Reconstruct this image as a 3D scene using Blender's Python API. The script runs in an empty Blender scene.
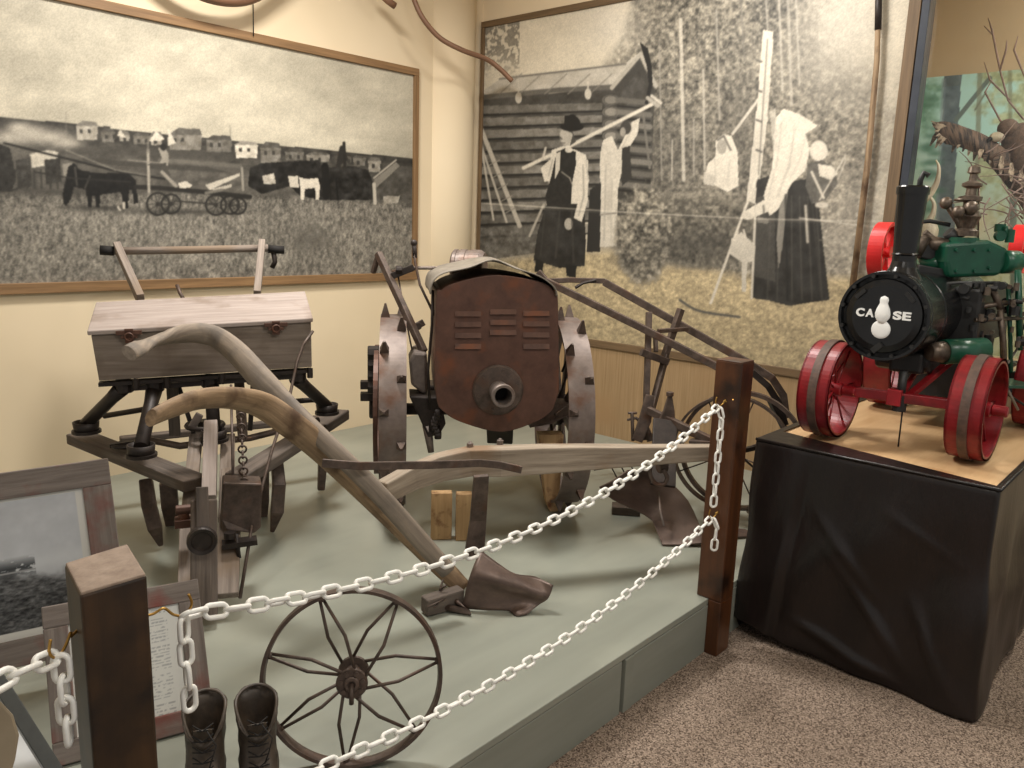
import bpy, math, random
import numpy as np
from mathutils import Vector, Matrix
random.seed(7)
C = bpy.context.scene.collection
# ------------------------------------------------------------------ camera
H=1.55; F=800.0; YAW,PIT,ROL=[math.radians(a) for a in (48.24,11.25,1.9)]
def _basis():
    sy,cy,sp,cp=math.sin(YAW),math.cos(YAW),math.sin(PIT),math.cos(PIT)
    w=(sy*cp,cy*cp,-sp); r=(cy,-sy,0); u=(sy*sp,cy*sp,cp)
    c,s=math.cos(ROL),math.sin(ROL)
    return [c*r[i]+s*u[i] for i in range(3)],[-s*r[i]+c*u[i] for i in range(3)],list(w)
RR,UU,WW=_basis()
def ray(px,py):
    a=(px-512)/F; b=(384-py)/F
    return [WW[i]+a*RR[i]+b*UU[i] for i in range(3)]
def P(px,py,x=None,y=None,z=None):
    "point of the room seen at a spot of the photograph, on a plane x=, y= or z="
    d=ray(px,py)
    t=x/d[0] if x is not None else (y/d[1] if y is not None else (z-H)/d[2])
    return Vector((t*d[0],t*d[1],H+t*d[2]))
def Q(px,py,D,A=48.24):
    "same, on an upright plane at distance D facing azimuth A"
    A=math.radians(A); n=(math.sin(A),math.cos(A)); d=ray(px,py)
    t=D/(d[0]*n[0]+d[1]*n[1])
    return Vector((t*d[0],t*d[1],H+t*d[2]))
cam=bpy.data.cameras.new('camera'); co=bpy.data.objects.new('camera',cam); C.objects.link(co)
cam.sensor_width=36; cam.lens=36*F/1024; cam.clip_start=.05
m=Matrix.Identity(4)
for i in range(3): m[i][0]=RR[i]; m[i][1]=UU[i]; m[i][2]=-WW[i]
m[2][3]=H; co.matrix_world=m
bpy.context.scene.camera=co
# ------------------------------------------------------------------ materials
def lin(c):
    return tuple(((v/255)/12.92 if v/255<=.04045 else ((v/255+.055)/1.055)**2.4) for v in c)
def mat(name,c1,c2,scale=(8,8,8),c3=None,c3s=3,c3t=.55,rough=.6,metal=0,bump=.3,detail=6,attr=True,spec=.5,contrast=.22,rough2=None,bd=.004):
    M=bpy.data.materials.new(name); M.use_nodes=True; N=M.node_tree.nodes; L=M.node_tree.links
    b=N['Principled BSDF']
    if attr:
        src=N.new('ShaderNodeAttribute'); src.attribute_name='gc'; out=src.outputs['Vector']
    else:
        src=N.new('ShaderNodeTexCoord'); out=src.outputs['Object']
    mp=N.new('ShaderNodeMapping'); mp.inputs['Scale'].default_value=scale; L.new(out,mp.inputs['Vector'])
    n=N.new('ShaderNodeTexNoise'); n.inputs['Scale'].default_value=1; n.inputs['Detail'].default_value=detail; n.inputs['Roughness'].default_value=.65
    L.new(mp.outputs[0],n.inputs['Vector'])
    r=N.new('ShaderNodeValToRGB'); r.color_ramp.elements[0].position=.5-contrast; r.color_ramp.elements[1].position=.5+contrast
    r.color_ramp.elements[0].color=(*lin(c1),1); r.color_ramp.elements[1].color=(*lin(c2),1)
    L.new(n.outputs['Fac'],r.inputs[0]); col=r.outputs[0]
    if c3:
        n2=N.new('ShaderNodeTexNoise'); n2.inputs['Scale'].default_value=c3s; n2.inputs['Detail'].default_value=5
        L.new(out,n2.inputs['Vector'])
        r2=N.new('ShaderNodeValToRGB'); r2.color_ramp.elements[0].position=c3t-.06; r2.color_ramp.elements[1].position=c3t+.1
        L.new(n2.outputs['Fac'],r2.inputs[0])
        mx=N.new('ShaderNodeMix'); mx.data_type='RGBA'; L.new(r2.outputs[0],mx.inputs[0]); L.new(col,mx.inputs[6]); mx.inputs[7].default_value=(*lin(c3),1)
        col=mx.outputs[2]
    L.new(col,b.inputs['Base Color'])
    b.inputs['Roughness'].default_value=rough; b.inputs['Metallic'].default_value=metal; b.inputs['Specular IOR Level'].default_value=spec
    if bump:
        bp=N.new('ShaderNodeBump'); bp.inputs['Strength'].default_value=bump; bp.inputs['Distance'].default_value=bd
        L.new(n.outputs['Fac'],bp.inputs['Height']); L.new(bp.outputs[0],b.inputs['Normal'])
    return M
def vmat(name,rough=.6,bump=0):
    M=bpy.data.materials.new(name); M.use_nodes=True; N=M.node_tree.nodes; L=M.node_tree.links
    b=N['Principled BSDF']; a=N.new('ShaderNodeAttribute'); a.attribute_name='paint'
    L.new(a.outputs['Color'],b.inputs['Base Color']); b.inputs['Roughness'].default_value=rough; b.inputs['Specular IOR Level'].default_value=.3
    if bump:
        t=N.new('ShaderNodeTexCoord'); n=N.new('ShaderNodeTexNoise'); n.inputs['Scale'].default_value=2.2; n.inputs['Detail'].default_value=2
        L.new(t.outputs['Object'],n.inputs['Vector']); bp=N.new('ShaderNodeBump'); bp.inputs['Strength'].default_value=bump; bp.inputs['Distance'].default_value=.03
        L.new(n.outputs['Fac'],bp.inputs['Height']); L.new(bp.outputs[0],b.inputs['Normal'])
    return M
W={}
W['graywood']=mat('weathered grey wood',(104,93,84),(156,143,132),(3,70,70),c3=(128,110,92),c3s=4,rough=.85,bump=.5)
W['boxwood']=mat('grey box boards',(98,86,76),(142,129,117),(2.5,45,45),c3=(98,84,70),c3s=5,c3t=.56,rough=.85,bump=.5)
W['lidwood']=mat('pale lid board',(138,125,117),(172,159,151),(2.5,50,50),c3=(128,112,100),c3s=5,c3t=.6,rough=.85,bump=.4)
W['darkgray']=mat('dark weathered wood',(68,60,54),(112,100,90),(3,60,60),c3=(80,66,54),rough=.85,bump=.5)
W['handle']=mat('worn brown handle wood',(104,82,60),(164,138,106),(5,60,60),c3=(80,58,38),c3s=9,c3t=.58,rough=.7,bump=.4)
W['handle2']=mat('worn grey handle wood',(106,95,84),(152,138,122),(4,55,55),c3=(104,96,88),c3s=6,c3t=.55,rough=.75,bump=.4)
W['beam']=mat('grey plow beam wood',(120,106,90),(176,162,144),(3,50,50),c3=(132,108,84),c3s=4,c3t=.58,rough=.75,bump=.4)
W['frame']=mat('oak picture frame',(112,84,54),(152,118,80),(3,60,60),rough=.6,bump=.2)
W['frame2']=mat('dark picture frame',(86,68,46),(120,96,68),(3,60,60),rough=.6,bump=.2)
W['post']=mat('stained post wood',(50,27,13),(98,58,30),(1.6,26,26),c3=(34,18,8),c3s=6,c3t=.6,rough=.35,bump=.15,contrast=.3)
W['postold']=mat('dark stained post',(36,24,12),(74,50,26),(1.6,26,26),c3=(28,18,9),c3s=7,c3t=.52,rough=.45,bump=.2,contrast=.3)
W['posttop']=mat('pale post end grain',(122,104,90),(160,142,126),(40,40,40),rough=.8,bump=.2)
W['rust']=mat('rusty hood steel',(72,48,38),(106,74,60),(10,10,3),c3=(116,68,42),c3s=7,c3t=.6,rough=.5,bump=.2,metal=.25)
W['iron']=mat('brown iron',(62,52,46),(106,90,80),(25,25,25),c3=(86,62,48),c3s=12,c3t=.6,rough=.5,metal=.35,bump=.3)
W['feather3']=mat('mottled brown feathers',(52,38,30),(110,84,68),(40,40,40),rough=.85,bump=.5)
W['irondark']=mat('dark iron',(34,28,25),(58,49,44),(25,25,25),rough=.5,metal=.35,bump=.3)
W['ironlight']=mat('grey worn steel',(98,88,82),(142,130,122),(18,18,18),c3=(98,76,62),c3s=8,c3t=.6,rough=.5,metal=.4,bump=.3)
W['lugsteel']=mat('grey wheel steel',(98,86,80),(132,118,110),(14,14,14),c3=(104,76,60),c3s=9,c3t=.57,rough=.5,metal=.3,bump=.2)
W['share']=mat('plow share steel',(72,58,52),(110,92,82),(14,14,14),c3=(90,74,64),c3s=6,c3t=.6,rough=.42,metal=.4,bump=.2)
W['sheet']=mat('dusty grey sheet',(104,97,87),(142,133,120),(14,14,14),rough=.6,bump=.3,metal=.1)
W['tan']=mat('pine board',(164,128,86),(198,164,120),(3,40,40),c3=(110,66,38),c3s=18,c3t=.6,rough=.7,bump=.2)
W['panel']=mat('wood grain panelling',(140,114,80),(172,144,108),(90,90,2.2),c3=(156,126,90),c3s=3,attr=False,rough=.55,bump=.1,bd=.002)
W['white']=mat('white plastic',(232,230,222),(246,245,240),(20,20,20),rough=.4,bump=0)
W['brass']=mat('brass',(150,112,50),(196,156,84),(30,30,30),rough=.35,metal=.8,bump=0)
W['red']=mat('red enamel',(112,16,22),(150,26,34),(9,9,9),c3=(94,22,22),c3s=10,c3t=.6,rough=.35,bump=.1)
W['redbright']=mat('bright red enamel',(190,24,26),(216,40,38),(9,9,9),rough=.35,bump=0)
W['tread']=mat('grimy rim',(58,48,42),(104,78,66),(22,22,22),rough=.6,bump=.2)
W['black']=mat('black enamel',(12,12,13),(24,24,25),(9,9,9),rough=.22,bump=.04)
W['blackdull']=mat('dull black iron',(18,18,18),(40,39,38),(20,20,20),rough=.5,bump=.1)
W['green']=mat('green enamel',(12,56,42),(24,84,62),(9,9,9),rough=.3,bump=.05)
W['brasst']=mat('tarnished bronze',(62,52,46),(122,108,94),(30,30,30),rough=.4,metal=.6,bump=.1)
W['vinyl']=mat('black brown vinyl',(17,12,11),(30,21,19),(8,8,3),attr=False,rough=.33,bump=.4,bd=.012,detail=5)
W['ply']=mat('plywood',(190,152,108),(216,182,138),(2,14,30),attr=False,c3=(170,124,82),c3s=3,c3t=.62,rough=.5,bump=.05)
W['leather']=mat('old dark leather',(44,37,31),(86,74,62),(18,18,18),c3=(92,78,64),c3s=16,c3t=.64,rough=.5,bump=.6)
W['inside']=mat('dark lining',(16,13,12),(30,25,22),(18,18,18),rough=.8,bump=0)
W['barn']=mat('barn wood with red paint',(98,88,82),(138,128,120),(4,60,60),c3=(122,72,64),c3s=7,c3t=.58,rough=.85,bump=.5)
W['lettering']=mat('white lettering paint',(236,236,232),(245,245,242),(5,5,5),rough=.5,bump=0)
W['slate']=mat('dark metal bar',(46,48,46),(70,72,69),(8,8,8),rough=.4,metal=.2,bump=.05)
W['horn']=mat('cream horn',(150,130,108),(216,200,176),(9,30,30),rough=.5,bump=.1)
W['feather']=mat('brown barred feathers',(46,33,27),(104,80,64),(60,10,10),rough=.8,bump=.2,contrast=.08,detail=2)
W['twig']=mat('grey brown twigs',(92,70,62),(144,118,108),(20,20,20),rough=.8,bump=.2)
W['mullion']=mat('dark metal frame',(44,48,56),(58,62,70),(8,8,8),rough=.4,metal=.3,bump=0)
W['label']=mat('tan board',(150,136,112),(168,152,128),(8,8,8),rough=.6,bump=0)
W['enamelwhite']=mat('white board',(196,198,198),(214,216,216),(8,8,8),rough=.5,bump=0)
# ------------------------------------------------------------------ mesh collecting
def V3(p): return p if isinstance(p,Vector) else Vector(p)
def basis(d,up=None):
    d=V3(d).normalized()
    if up is None: up=Vector((0,0,1)) if abs(d.z)<.95 else Vector((1,0,0))
    u=d.cross(V3(up))
    if u.length<1e-6: u=d.cross(Vector((1,.3,.1)))
    u.normalize(); v=u.cross(d).normalized(); return d,u,v
class MB:
    def __init__(s): s.v=[];s.g=[];s.f=[];s.sm=[]
    def add(s,vs,gs,fs,smooth=False):
        o=len(s.v); s.v+= [V3(p).copy() for p in vs]; s.g+= [tuple(g) for g in gs]
        for f in fs: s.f.append([o+i for i in f]); s.sm.append(smooth)
        return s
    def bar(s,p0,p1,w,h,up=None,w1=None,h1=None,off=None):
        "rectangular bar from p0 to p1; w sideways, h along up"
        p0,p1=V3(p0),V3(p1); d,u,v=basis(p1-p0,up); Ln=(p1-p0).length
        w1=w if w1 is None else w1; h1=h if h1 is None else h1
        r=off if off is not None else random.random()*9
        vs=[];gs=[]
        for (p,a,b,l) in ((p0,w,h,0),(p1,w1,h1,Ln)):
            for i,j in((-1,-1),(1,-1),(1,1),(-1,1)):
                vs.append(p+u*(i*a/2)+v*(j*b/2)); gs.append((l+r,i*a/2+r,j*b/2+r))
        return s.add(vs,gs,[(3,2,1,0),(4,5,6,7),(0,1,5,4),(1,2,6,5),(2,3,7,6),(3,0,4,7)])
    def box(s,c,size,rz=0):
        c=V3(c); R=Matrix.Rotation(rz,3,'Z'); d=R@Vector((size[0]/2,0,0))
        return s.bar(c-d,c+d,size[1],size[2],up=(0,0,1))
    def tube(s,pts,r,seg=10,flat=1.0,up=None,cap=True,smooth=True):
        "r: number or list; flat squeezes the cross section along 'up'"
        pts=[V3(p) for p in pts]; n=len(pts); rs=r if isinstance(r,(list,tuple)) else [r]*n
        l=0;vs=[];gs=[];fs=[]; prev=None; r0=random.random()*9
        for i,p in enumerate(pts):
            t=(pts[min(i+1,n-1)]-pts[max(i-1,0)])
            if i: l+=(p-pts[i-1]).length
            if up is not None: d,u,v=basis(t,up)
            else:
                d=t.normalized()
                if prev is None: d,u,v=basis(t)
                else:
                    u=(prev-d*prev.dot(d)).normalized(); v=u.cross(d).normalized()
                prev=u
            for k in range(seg):
                a=2*math.pi*k/seg; x,y=rs[i]*math.cos(a),rs[i]*math.sin(a)*flat
                vs.append(p+u*x+v*y); gs.append((l+r0,x+r0,y+r0))
        for i in range(n-1):
            for k in range(seg):
                a=i*seg+k;b=i*seg+(k+1)%seg; fs.append((a,a+seg,b+seg,b))
        s.add(vs,gs,fs,smooth)
        if cap:
            o=len(s.v)-n*seg
            s.f.append([o+k for k in range(seg)]); s.sm.append(False)
            s.f.append([o+(n-1)*seg+k for k in range(seg-1,-1,-1)]); s.sm.append(False)
        return s
    def lathe(s,c,axis,prof,seg=32,closed=False,smooth=False,up=None,ph=0):
        "prof: list of (radius, height along axis)"
        c=V3(c); d,u,v=basis(axis,up); vs=[];gs=[];fs=[];n=len(prof)
        for k in range(seg):
            a=2*math.pi*k/seg+ph
            for (r,h) in prof:
                vs.append(c+d*h+u*(r*math.cos(a))+v*(r*math.sin(a))); gs.append((h,r*math.cos(a),r*math.sin(a)))
        m=n if closed else n-1
        for k in range(seg):
            k2=(k+1)%seg
            for i in range(m):
                j=(i+1)%n; fs.append((k*n+i,k2*n+i,k2*n+j,k*n+j))
        s.add(vs,gs,fs,smooth); o=len(s.v)-seg*n
        if not closed:
            for i,rev in((0,1),(n-1,0)):
                if prof[i][0]>1e-5:
                    f=[o+k*n+i for k in range(seg)]
                    s.f.append(f[::-1] if rev else f); s.sm.append(False)
        return s
    def disc(s,c,axis,r,h,seg=24,bev=0):
        pr=[(r,-h/2),(r,h/2)] if not bev else [(r-bev,-h/2),(r,-h/2+bev),(r,h/2-bev),(r-bev,h/2)]
        return s.lathe(c,axis,pr,seg)
    def ring(s,c,axis,ro,ri,w,seg=40,smooth=False,ph=0):
        return s.lathe(c,axis,[(ri,-w/2),(ro,-w/2),(ro,w/2),(ri,w/2)],seg,closed=True,ph=ph)
    def torus(s,c,axis,R,r,seg=40,k=8):
        return s.lathe(c,axis,[(R+r*math.cos(2*math.pi*i/k),r*math.sin(2*math.pi*i/k)) for i in range(k)],seg,closed=True,smooth=True)
    def prism(s,pts,vec):
        "flat outline (3-D points) pushed along vec"
        pts=[V3(p) for p in pts]; vec=V3(vec); n=len(pts)
        a=(pts[1]-pts[0]).normalized(); nv=vec.normalized(); b=nv.cross(a)
        g=lambda p,h:((p-pts[0]).dot(a),(p-pts[0]).dot(b),h)
        vs=pts+[p+vec for p in pts]; gs=[g(p,0) for p in pts]+[g(p,vec.length) for p in pts]
        fs=[tuple(range(n)),tuple(range(2*n-1,n-1,-1))]+[(i,i+n,(i+1)%n+n,(i+1)%n) for i in range(n)]
        return s.add(vs,gs,fs)
    def sphere(s,c,r,seg=14,sc=(1,1,1)):
        n=seg//2; pr=[(max(1e-4,r*math.sin(math.pi*i/n)),-r*math.cos(math.pi*i/n)) for i in range(n+1)]
        o=len(s.v); s.lathe((0,0,0),(0,0,1),pr,seg,smooth=True); c=V3(c)
        for i in range(o,len(s.v)): s.v[i]=Vector((s.v[i].x*sc[0],s.v[i].y*sc[1],s.v[i].z*sc[2]))+c
        return s
    def grid(s,fn,nu,nv,smooth=True,gscale=(1,1)):
        vs=[];gs=[]
        for j in range(nv+1):
            for i in range(nu+1):
                p=V3(fn(i/nu,j/nv)); vs.append(p); gs.append((i/nu*gscale[0],j/nv*gscale[1],0))
        fs=[(j*(nu+1)+i,j*(nu+1)+i+1,(j+1)*(nu+1)+i+1,(j+1)*(nu+1)+i) for j in range(nv) for i in range(nu)]
        return s.add(vs,gs,fs,smooth)
WL={}
def mkmesh(name,mb,origin):
    me=bpy.data.meshes.new(name); me.from_pydata([tuple(v-origin) for v in mb.v],[],mb.f)
    me.polygons.foreach_set('use_smooth',mb.sm)
    at=me.attributes.new('gc','FLOAT_VECTOR','POINT'); at.data.foreach_set('vector',[c for g in mb.g for c in g])
    me.update(); return me
import bmesh
def fixn(me):
    b=bmesh.new(); b.from_mesh(me); bmesh.ops.recalc_face_normals(b,faces=b.faces); b.to_mesh(me); b.free()
def tag(o,label=None,cat=None,group=None,kind=None):
    if label: o['label']=label
    if cat: o['category']=cat
    if group: o['group']=group
    if kind: o['kind']=kind
    return o
def thing(name,label,cat,loc=(0,0,0),group=None):
    o=bpy.data.objects.new(name,None); C.objects.link(o); o.location=loc; o.empty_display_size=.1
    WL[o.name]=V3(loc).copy(); return tag(o,label,cat,group)
def part(name,mb,m,parent=None,label=None,bev=0,kind=None,solid=0,fix=True):
    if parent is not None: org=WL[parent.name]
    else:
        mn=[min(v[i] for v in mb.v) for i in range(3)]; mx=[max(v[i] for v in mb.v) for i in range(3)]
        org=Vector(((mn[0]+mx[0])/2,(mn[1]+mx[1])/2,mn[2]))
    me=mkmesh(name,mb,org); 
    if fix: fixn(me)
    me.materials.append(W[m] if isinstance(m,str) else m)
    o=bpy.data.objects.new(name,me); C.objects.link(o); WL[o.name]=org.copy()
    if parent is not None: o.parent=parent
    else: o.location=org
    if label: o['label']=label
    if kind: o['kind']=kind
    if solid:
        md=o.modifiers.new('s','SOLIDIFY'); md.thickness=solid; md.offset=0
    if bev:
        md=o.modifiers.new('b','BEVEL'); md.width=bev; md.segments=2; md.limit_method='ANGLE'; md.angle_limit=.7
    return o
def solo(name,mb,m,label,cat,group=None,bev=0,solid=0):
    return tag(part(name,mb,m,None,None,bev,None,solid),label,cat,group)
def struct(name,mb,m,bev=0): return part(name,mb,m,None,None,bev,'structure')
def curve(pts,n=6):
    "Catmull-Rom through points (tuples of any length)"
    out=[]; L=len(pts)
    for i in range(L-1):
        a,b,c,d=pts[max(i-1,0)],pts[i],pts[i+1],pts[min(i+2,L-1)]
        for k in range(n):
            t=k/n
            out.append(tuple(.5*((2*b[j])+(-a[j]+c[j])*t+(2*a[j]-5*b[j]+4*c[j]-d[j])*t*t+(-a[j]+3*b[j]-3*c[j]+d[j])*t**3) for j in range(len(b))))
    out.append(tuple(pts[-1])); return out
PT=.215          # platform top
YL=4.15; XR=4.22 # left wall y, right wall x
# ================================================================== painted prints (flat pictures on the walls)
_rng=np.random.RandomState(3)
def vnoise(x,y,s,seed=0):
    g=np.random.RandomState(seed).rand(256,256); X=x/s; Y=y/s
    xi=np.floor(X).astype(int); yi=np.floor(Y).astype(int); fx=X-xi; fy=Y-yi
    fx=fx*fx*(3-2*fx); fy=fy*fy*(3-2*fy)
    a=g[yi%256,xi%256]; b=g[yi%256,(xi+1)%256]; c=g[(yi+1)%256,xi%256]; d=g[(yi+1)%256,(xi+1)%256]
    return a*(1-fx)*(1-fy)+b*fx*(1-fy)+c*(1-fx)*fy+d*fx*fy
def fbm(x,y,s,o=4,seed=0):
    t=0;a=1;w=0
    for k in range(o): t=t+a*vnoise(x,y,s/2**k,seed+k); w+=a; a*=.6
    return t/w
class Paint:
    def __init__(s,X,Y): s.X=X; s.Y=Y; s.c=np.zeros((len(X),3))
    def mix(s,m,c,a=1.0):
        m=(np.asarray(m)*a)[:,None] if not np.isscalar(m) else m*a
        c=np.asarray(c,float); s.c=s.c*(1-m)+c*m
    def inside(s,p):
        X,Y=s.X,s.Y; r=np.zeros(len(X),bool); n=len(p)
        xs=[q[0] for q in p]; ys=[q[1] for q in p]
        bb=(X>=min(xs))&(X<=max(xs))&(Y>=min(ys))&(Y<=max(ys)); ix=np.nonzero(bb)[0]; x=X[ix]; y=Y[ix]; q=np.zeros(len(ix),bool)
        for i in range(n):
            x1,y1=p[i]; x2,y2=p[i-1]
            if y1==y2: continue
            cnd=((y1>y)!=(y2>y))&(x<(x2-x1)*(y-y1)/(y2-y1)+x1); q^=cnd
        r[ix]=q; return r
    def poly(s,p,c,a=1.0,n=0,ns=3):
        m=s.inside(p); cc=np.tile(np.asarray(c,float),(m.sum(),1))
        if n: cc=cc+((fbm(s.X[m],s.Y[m],ns,3,11)-.5)*2*n)[:,None]
        s.c[m]=s.c[m]*(1-a)+cc*a
    def line(s,p,w,c,a=1.0,w2=None):
        for (x1,y1),(x2,y2) in zip(p[:-1],p[1:]):
            dx,dy=x2-x1,y2-y1; L2=dx*dx+dy*dy+1e-9; t=np.clip(((s.X-x1)*dx+(s.Y-y1)*dy)/L2,0,1)
            d=np.hypot(s.X-x1-t*dx,s.Y-y1-t*dy); m=np.clip((w/2-d)+.5,0,1); s.mix(m,c,a)
    def blob(s,cx,cy,rx,ry,c,a=1.0,hard=2):
        d=((s.X-cx)/rx)**2+((s.Y-cy)/ry)**2; s.mix(np.exp(-d**(hard/2)*1.2),c,a)
    def ell(s,cx,cy,rx,ry,c,a=1.0):
        d=((s.X-cx)/rx)**2+((s.Y-cy)/ry)**2; s.mix(np.clip((1-d)*4,0,1),c,a)
    def loop(s,cx,cy,r,w,c,a=1.0,ry=None):
        ry=ry or r; d=np.hypot((s.X-cx),(s.Y-cy)*r/ry); s.mix(np.clip(w/2-abs(d-r)+.5,0,1),c,a)
def canvas(name,origin,eu,ev,lu,lv,step,painter,parent,mtl,wrap=None):
    nu,nv=int(lu/step),int(lv/step)
    u=np.linspace(0,lu,nu+1); v=np.linspace(0,lv,nv+1); U,Vv=np.meshgrid(u,v); U=U.ravel(); Vv=Vv.ravel()
    o=np.array(origin,float); eu=np.array(eu,float); ev=np.array(ev,float)
    pts=o+U[:,None]*eu+Vv[:,None]*ev
    q=pts-np.array([0,0,H]); d=q@np.array(WW); X=512+F*(q@np.array(RR))/d; Y=384-F*(q@np.array(UU))/d
    if wrap is not None: pts=pts+wrap(U/lu,Vv/lv)
    pa=Paint(X,Y); pa.U=U; pa.V=Vv; painter(pa)
    if parent.name.startswith('wall_photograph'):
        g3=pa.c.reshape(nv+1,nu+1,3)
        for _ in range(1):
            g4=g3.copy(); g4[1:-1,1:-1]=(g3[1:-1,1:-1]*8+g3[:-2,1:-1]*2+g3[2:,1:-1]*2+g3[1:-1,:-2]*2+g3[1:-1,2:]*2+g3[:-2,:-2]+g3[2:,2:]+g3[:-2,2:]+g3[2:,:-2])/20; g3=g4
        pa.c=g3.reshape(-1,3)*(1+((fbm(X,Y,2.0,2,77)-.5)*.07+(fbm(X,Y,14,3,78)-.5)*.10+(_rng.rand(len(X))-.5)*.10)[:,None])
    c=np.clip(pa.c,0,255)/255; c=np.where(c<=.04045,c/12.92,((c+.055)/1.055)**2.4)
    org=np.array(WL[parent.name])
    me=bpy.data.meshes.new(name); me.vertices.add(len(pts)); me.vertices.foreach_set('co',(pts-org).astype(np.float32).ravel())
    i,j=np.meshgrid(np.arange(nu),np.arange(nv)); b=(j*(nu+1)+i).ravel()
    fc=np.stack([b,b+1,b+nu+2,b+nu+1],1).astype(np.int32); n=len(fc)
    me.loops.add(n*4); me.loops.foreach_set('vertex_index',fc.ravel()); me.polygons.add(n)
    me.polygons.foreach_set('loop_start',np.arange(0,4*n,4,dtype=np.int32)); me.polygons.foreach_set('loop_total',np.full(n,4,np.int32))
    me.polygons.foreach_set('use_smooth',np.ones(n,bool))
    a=me.color_attributes.new('paint','FLOAT_COLOR','POINT'); a.data.foreach_set('color',np.concatenate([c,np.ones((len(c),1))],1).astype(np.float32).ravel())
    me.update(); me.validate(); me.materials.append(mtl)
    ob=bpy.data.objects.new(name,me); C.objects.link(ob); ob.parent=parent; WL[name]=WL[parent.name]; return ob
VM=vmat('printed photograph',.55,.25); VM2=vmat('painted backdrop',.7)
def sep(v,warm=0): # sepia grey
    return np.array([v,v*.955-warm*.4,v*.87-warm*1.4])
def seps(f): f=np.asarray(f,float); return np.stack([f,f*.955,f*.87],1)
# ---- threshing photograph on the left wall
def paint_thresh(p):
    X,Y=p.X,p.Y; n=fbm(X,Y*2.2,70,4,1)
    f=188+ (n-.5)*64 - np.clip((X-250)/400,0,1)*4; p.c=seps(f); p.c[:,2]-=4
    hor=118+ (X)*.098; hor=np.where(X<110,117+X*.09,hor)
    # dark treeline and the village band
    m=(Y>hor); band=60+ (fbm(X,Y*1.6,7,4,5)-.5)*60+np.clip((Y-hor-6)/30,0,1)*28
    p.mix(m*1.0,seps(band))
    for (x0,y0,x1,y1,r,w) in((75,121,98,140,5,165),(100,128,115,142,4,110),(118,130,130,141,5,150),(132,132,150,144,4,120),(149,131,163,145,6,165),(168,128,202,150,7,128),(205,135,232,152,5,105),(234,141,258,158,4,205),(259,142,281,163,6,118),(284,148,304,160,4,110),(305,152,330,162,3,135),(334,152,352,163,4,88),(352,155,366,166,3,112),(367,157,381,172,4,150)):
        p.poly([(x0,y0+r),(x0+(x1-x0)*.3,y0),(x1-2,y0+1),(x1,y0+r)],sep(w*.72),n=22)
        p.poly([(x0+1,y0+r),(x1,y0+r),(x1-1,y1),(x0+2,y1)],sep(w),n=38,ns=4)
        for k in range(2): p.poly([(x0+5+k*8,y0+r+3),(x0+8+k*8,y0+r+3),(x0+8+k*8,y0+r+7),(x0+5+k*8,y0+r+7)],sep(60))
    p.poly([(168,128),(176,143),(168,146)],sep(210)); p.poly([(149,141),(156,131),(165,139),(160,141)],sep(215)); p.poly([(117,136),(120,129),(126,138)],sep(200))
    p.poly([(344,145),(348,160),(338,166),(341,150)],sep(45)); p.line([(344,143),(345,170)],3,sep(40)); p.line([(342,148),(338,168)],5,sep(45)); p.line([(66,113),(66,160)],1.5,sep(120),.4); p.line([(230,125),(231,150)],.8,sep(90),.5)
    # mid field stripes
    p.line([(85,160),(150,166),(260,172)],5,sep(60),.7); p.line([(60,150),(150,152),(230,158)],8,sep(72),.6); p.line([(160,160),(240,166)],4,sep(118),.6)
    p.line([(210,164),(258,176)],7,sep(96),.6)
    # grass
    gt=191+np.clip((X-230)/180,0,1)*10; g=122+(_rng.rand(len(X))-.5)*60+(fbm(X*1.4,Y*.7,3.0,3,21)-.5)*110+(fbm(X,Y,34,3,31)-.5)*26-np.clip((210-Y)/14,0,1)*22
    p.mix(np.clip((Y-gt)/5,0,1),seps(g))
    p.blob(310,237,26,20,sep(98),.55); p.poly([(290,250),(308,224),(318,222),(335,246)],sep(92),.45,n=40)
    p.blob(60,192,60,5,sep(66),.6); p.blob(180,212,70,3.4,sep(58),.8); p.blob(100,208,40,3,sep(52),.8)
    # smoke
    for (x,y,a,b) in((8,138,26,9),(30,132,17,9),(50,137,22,8),(68,143,14,6),(18,127,12,6)): p.blob(x,y,a,b,sep(205),.75)
    # belt poles and the small group at left
    p.poly([(-60,150),(-10,140),(10,148),(16,175),(12,192),(-60,192)],sep(48),n=22); p.loop(12,180,10,2,sep(52)); p.loop(12,180,3,2,sep(52))
    p.poly([(16,160),(30,158),(32,186),(18,188)],sep(60),n=30,ns=4); p.poly([(30,154),(48,150),(58,152),(58,168),(44,166),(32,168)],sep(192),n=24); p.poly([(44,160),(60,158),(62,182),(46,184)],sep(52),n=26)
    for x in(20,27,34,41,50,57): p.line([(x,170),(x+.6,188)],2,sep(58))
    p.poly([(62,164),(72,163),(71,180),(64,178)],sep(140)); 
    # the two dark horses
    b=[(68,167),(74,163),(80,170),(96,173),(118,173),(130,174),(136,181),(138,203),(134,204),(132,190),(129,190),(128,208),(124,208),(121,192),(106,194),(100,195),(100,207),(96,207),(95,196),(92,196),(92,207),(88,207),(86,190),(80,188),(74,187),(71,199),(66,206),(63,203),(63,192),(66,178)]
    p.poly(b,sep(26),n=10); p.line([(75,167),(77,185)],1.5,sep(120),.6); p.line([(90,176),(85,188)],1.5,sep(110),.6); p.line([(124,203),(124,208)],2.4,sep(190)); p.line([(118,207),(120,210)],2,sep(190))
    p.line([(4,143),(60,157),(120,172),(165,179)],2,sep(34)); p.line([(35,172),(70,178),(130,182)],1.6,sep(45)); p.line([(66,150),(115,170),(150,176)],1.2,sep(160),.6)
    # wagon with driver
    p.line([(136,187),(160,188),(205,192),(250,197)],4.5,sep(40)); p.line([(148,150),(149,192)],2.6,sep(170)); p.line([(148,140),(148,152)],1.5,sep(120))
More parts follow.
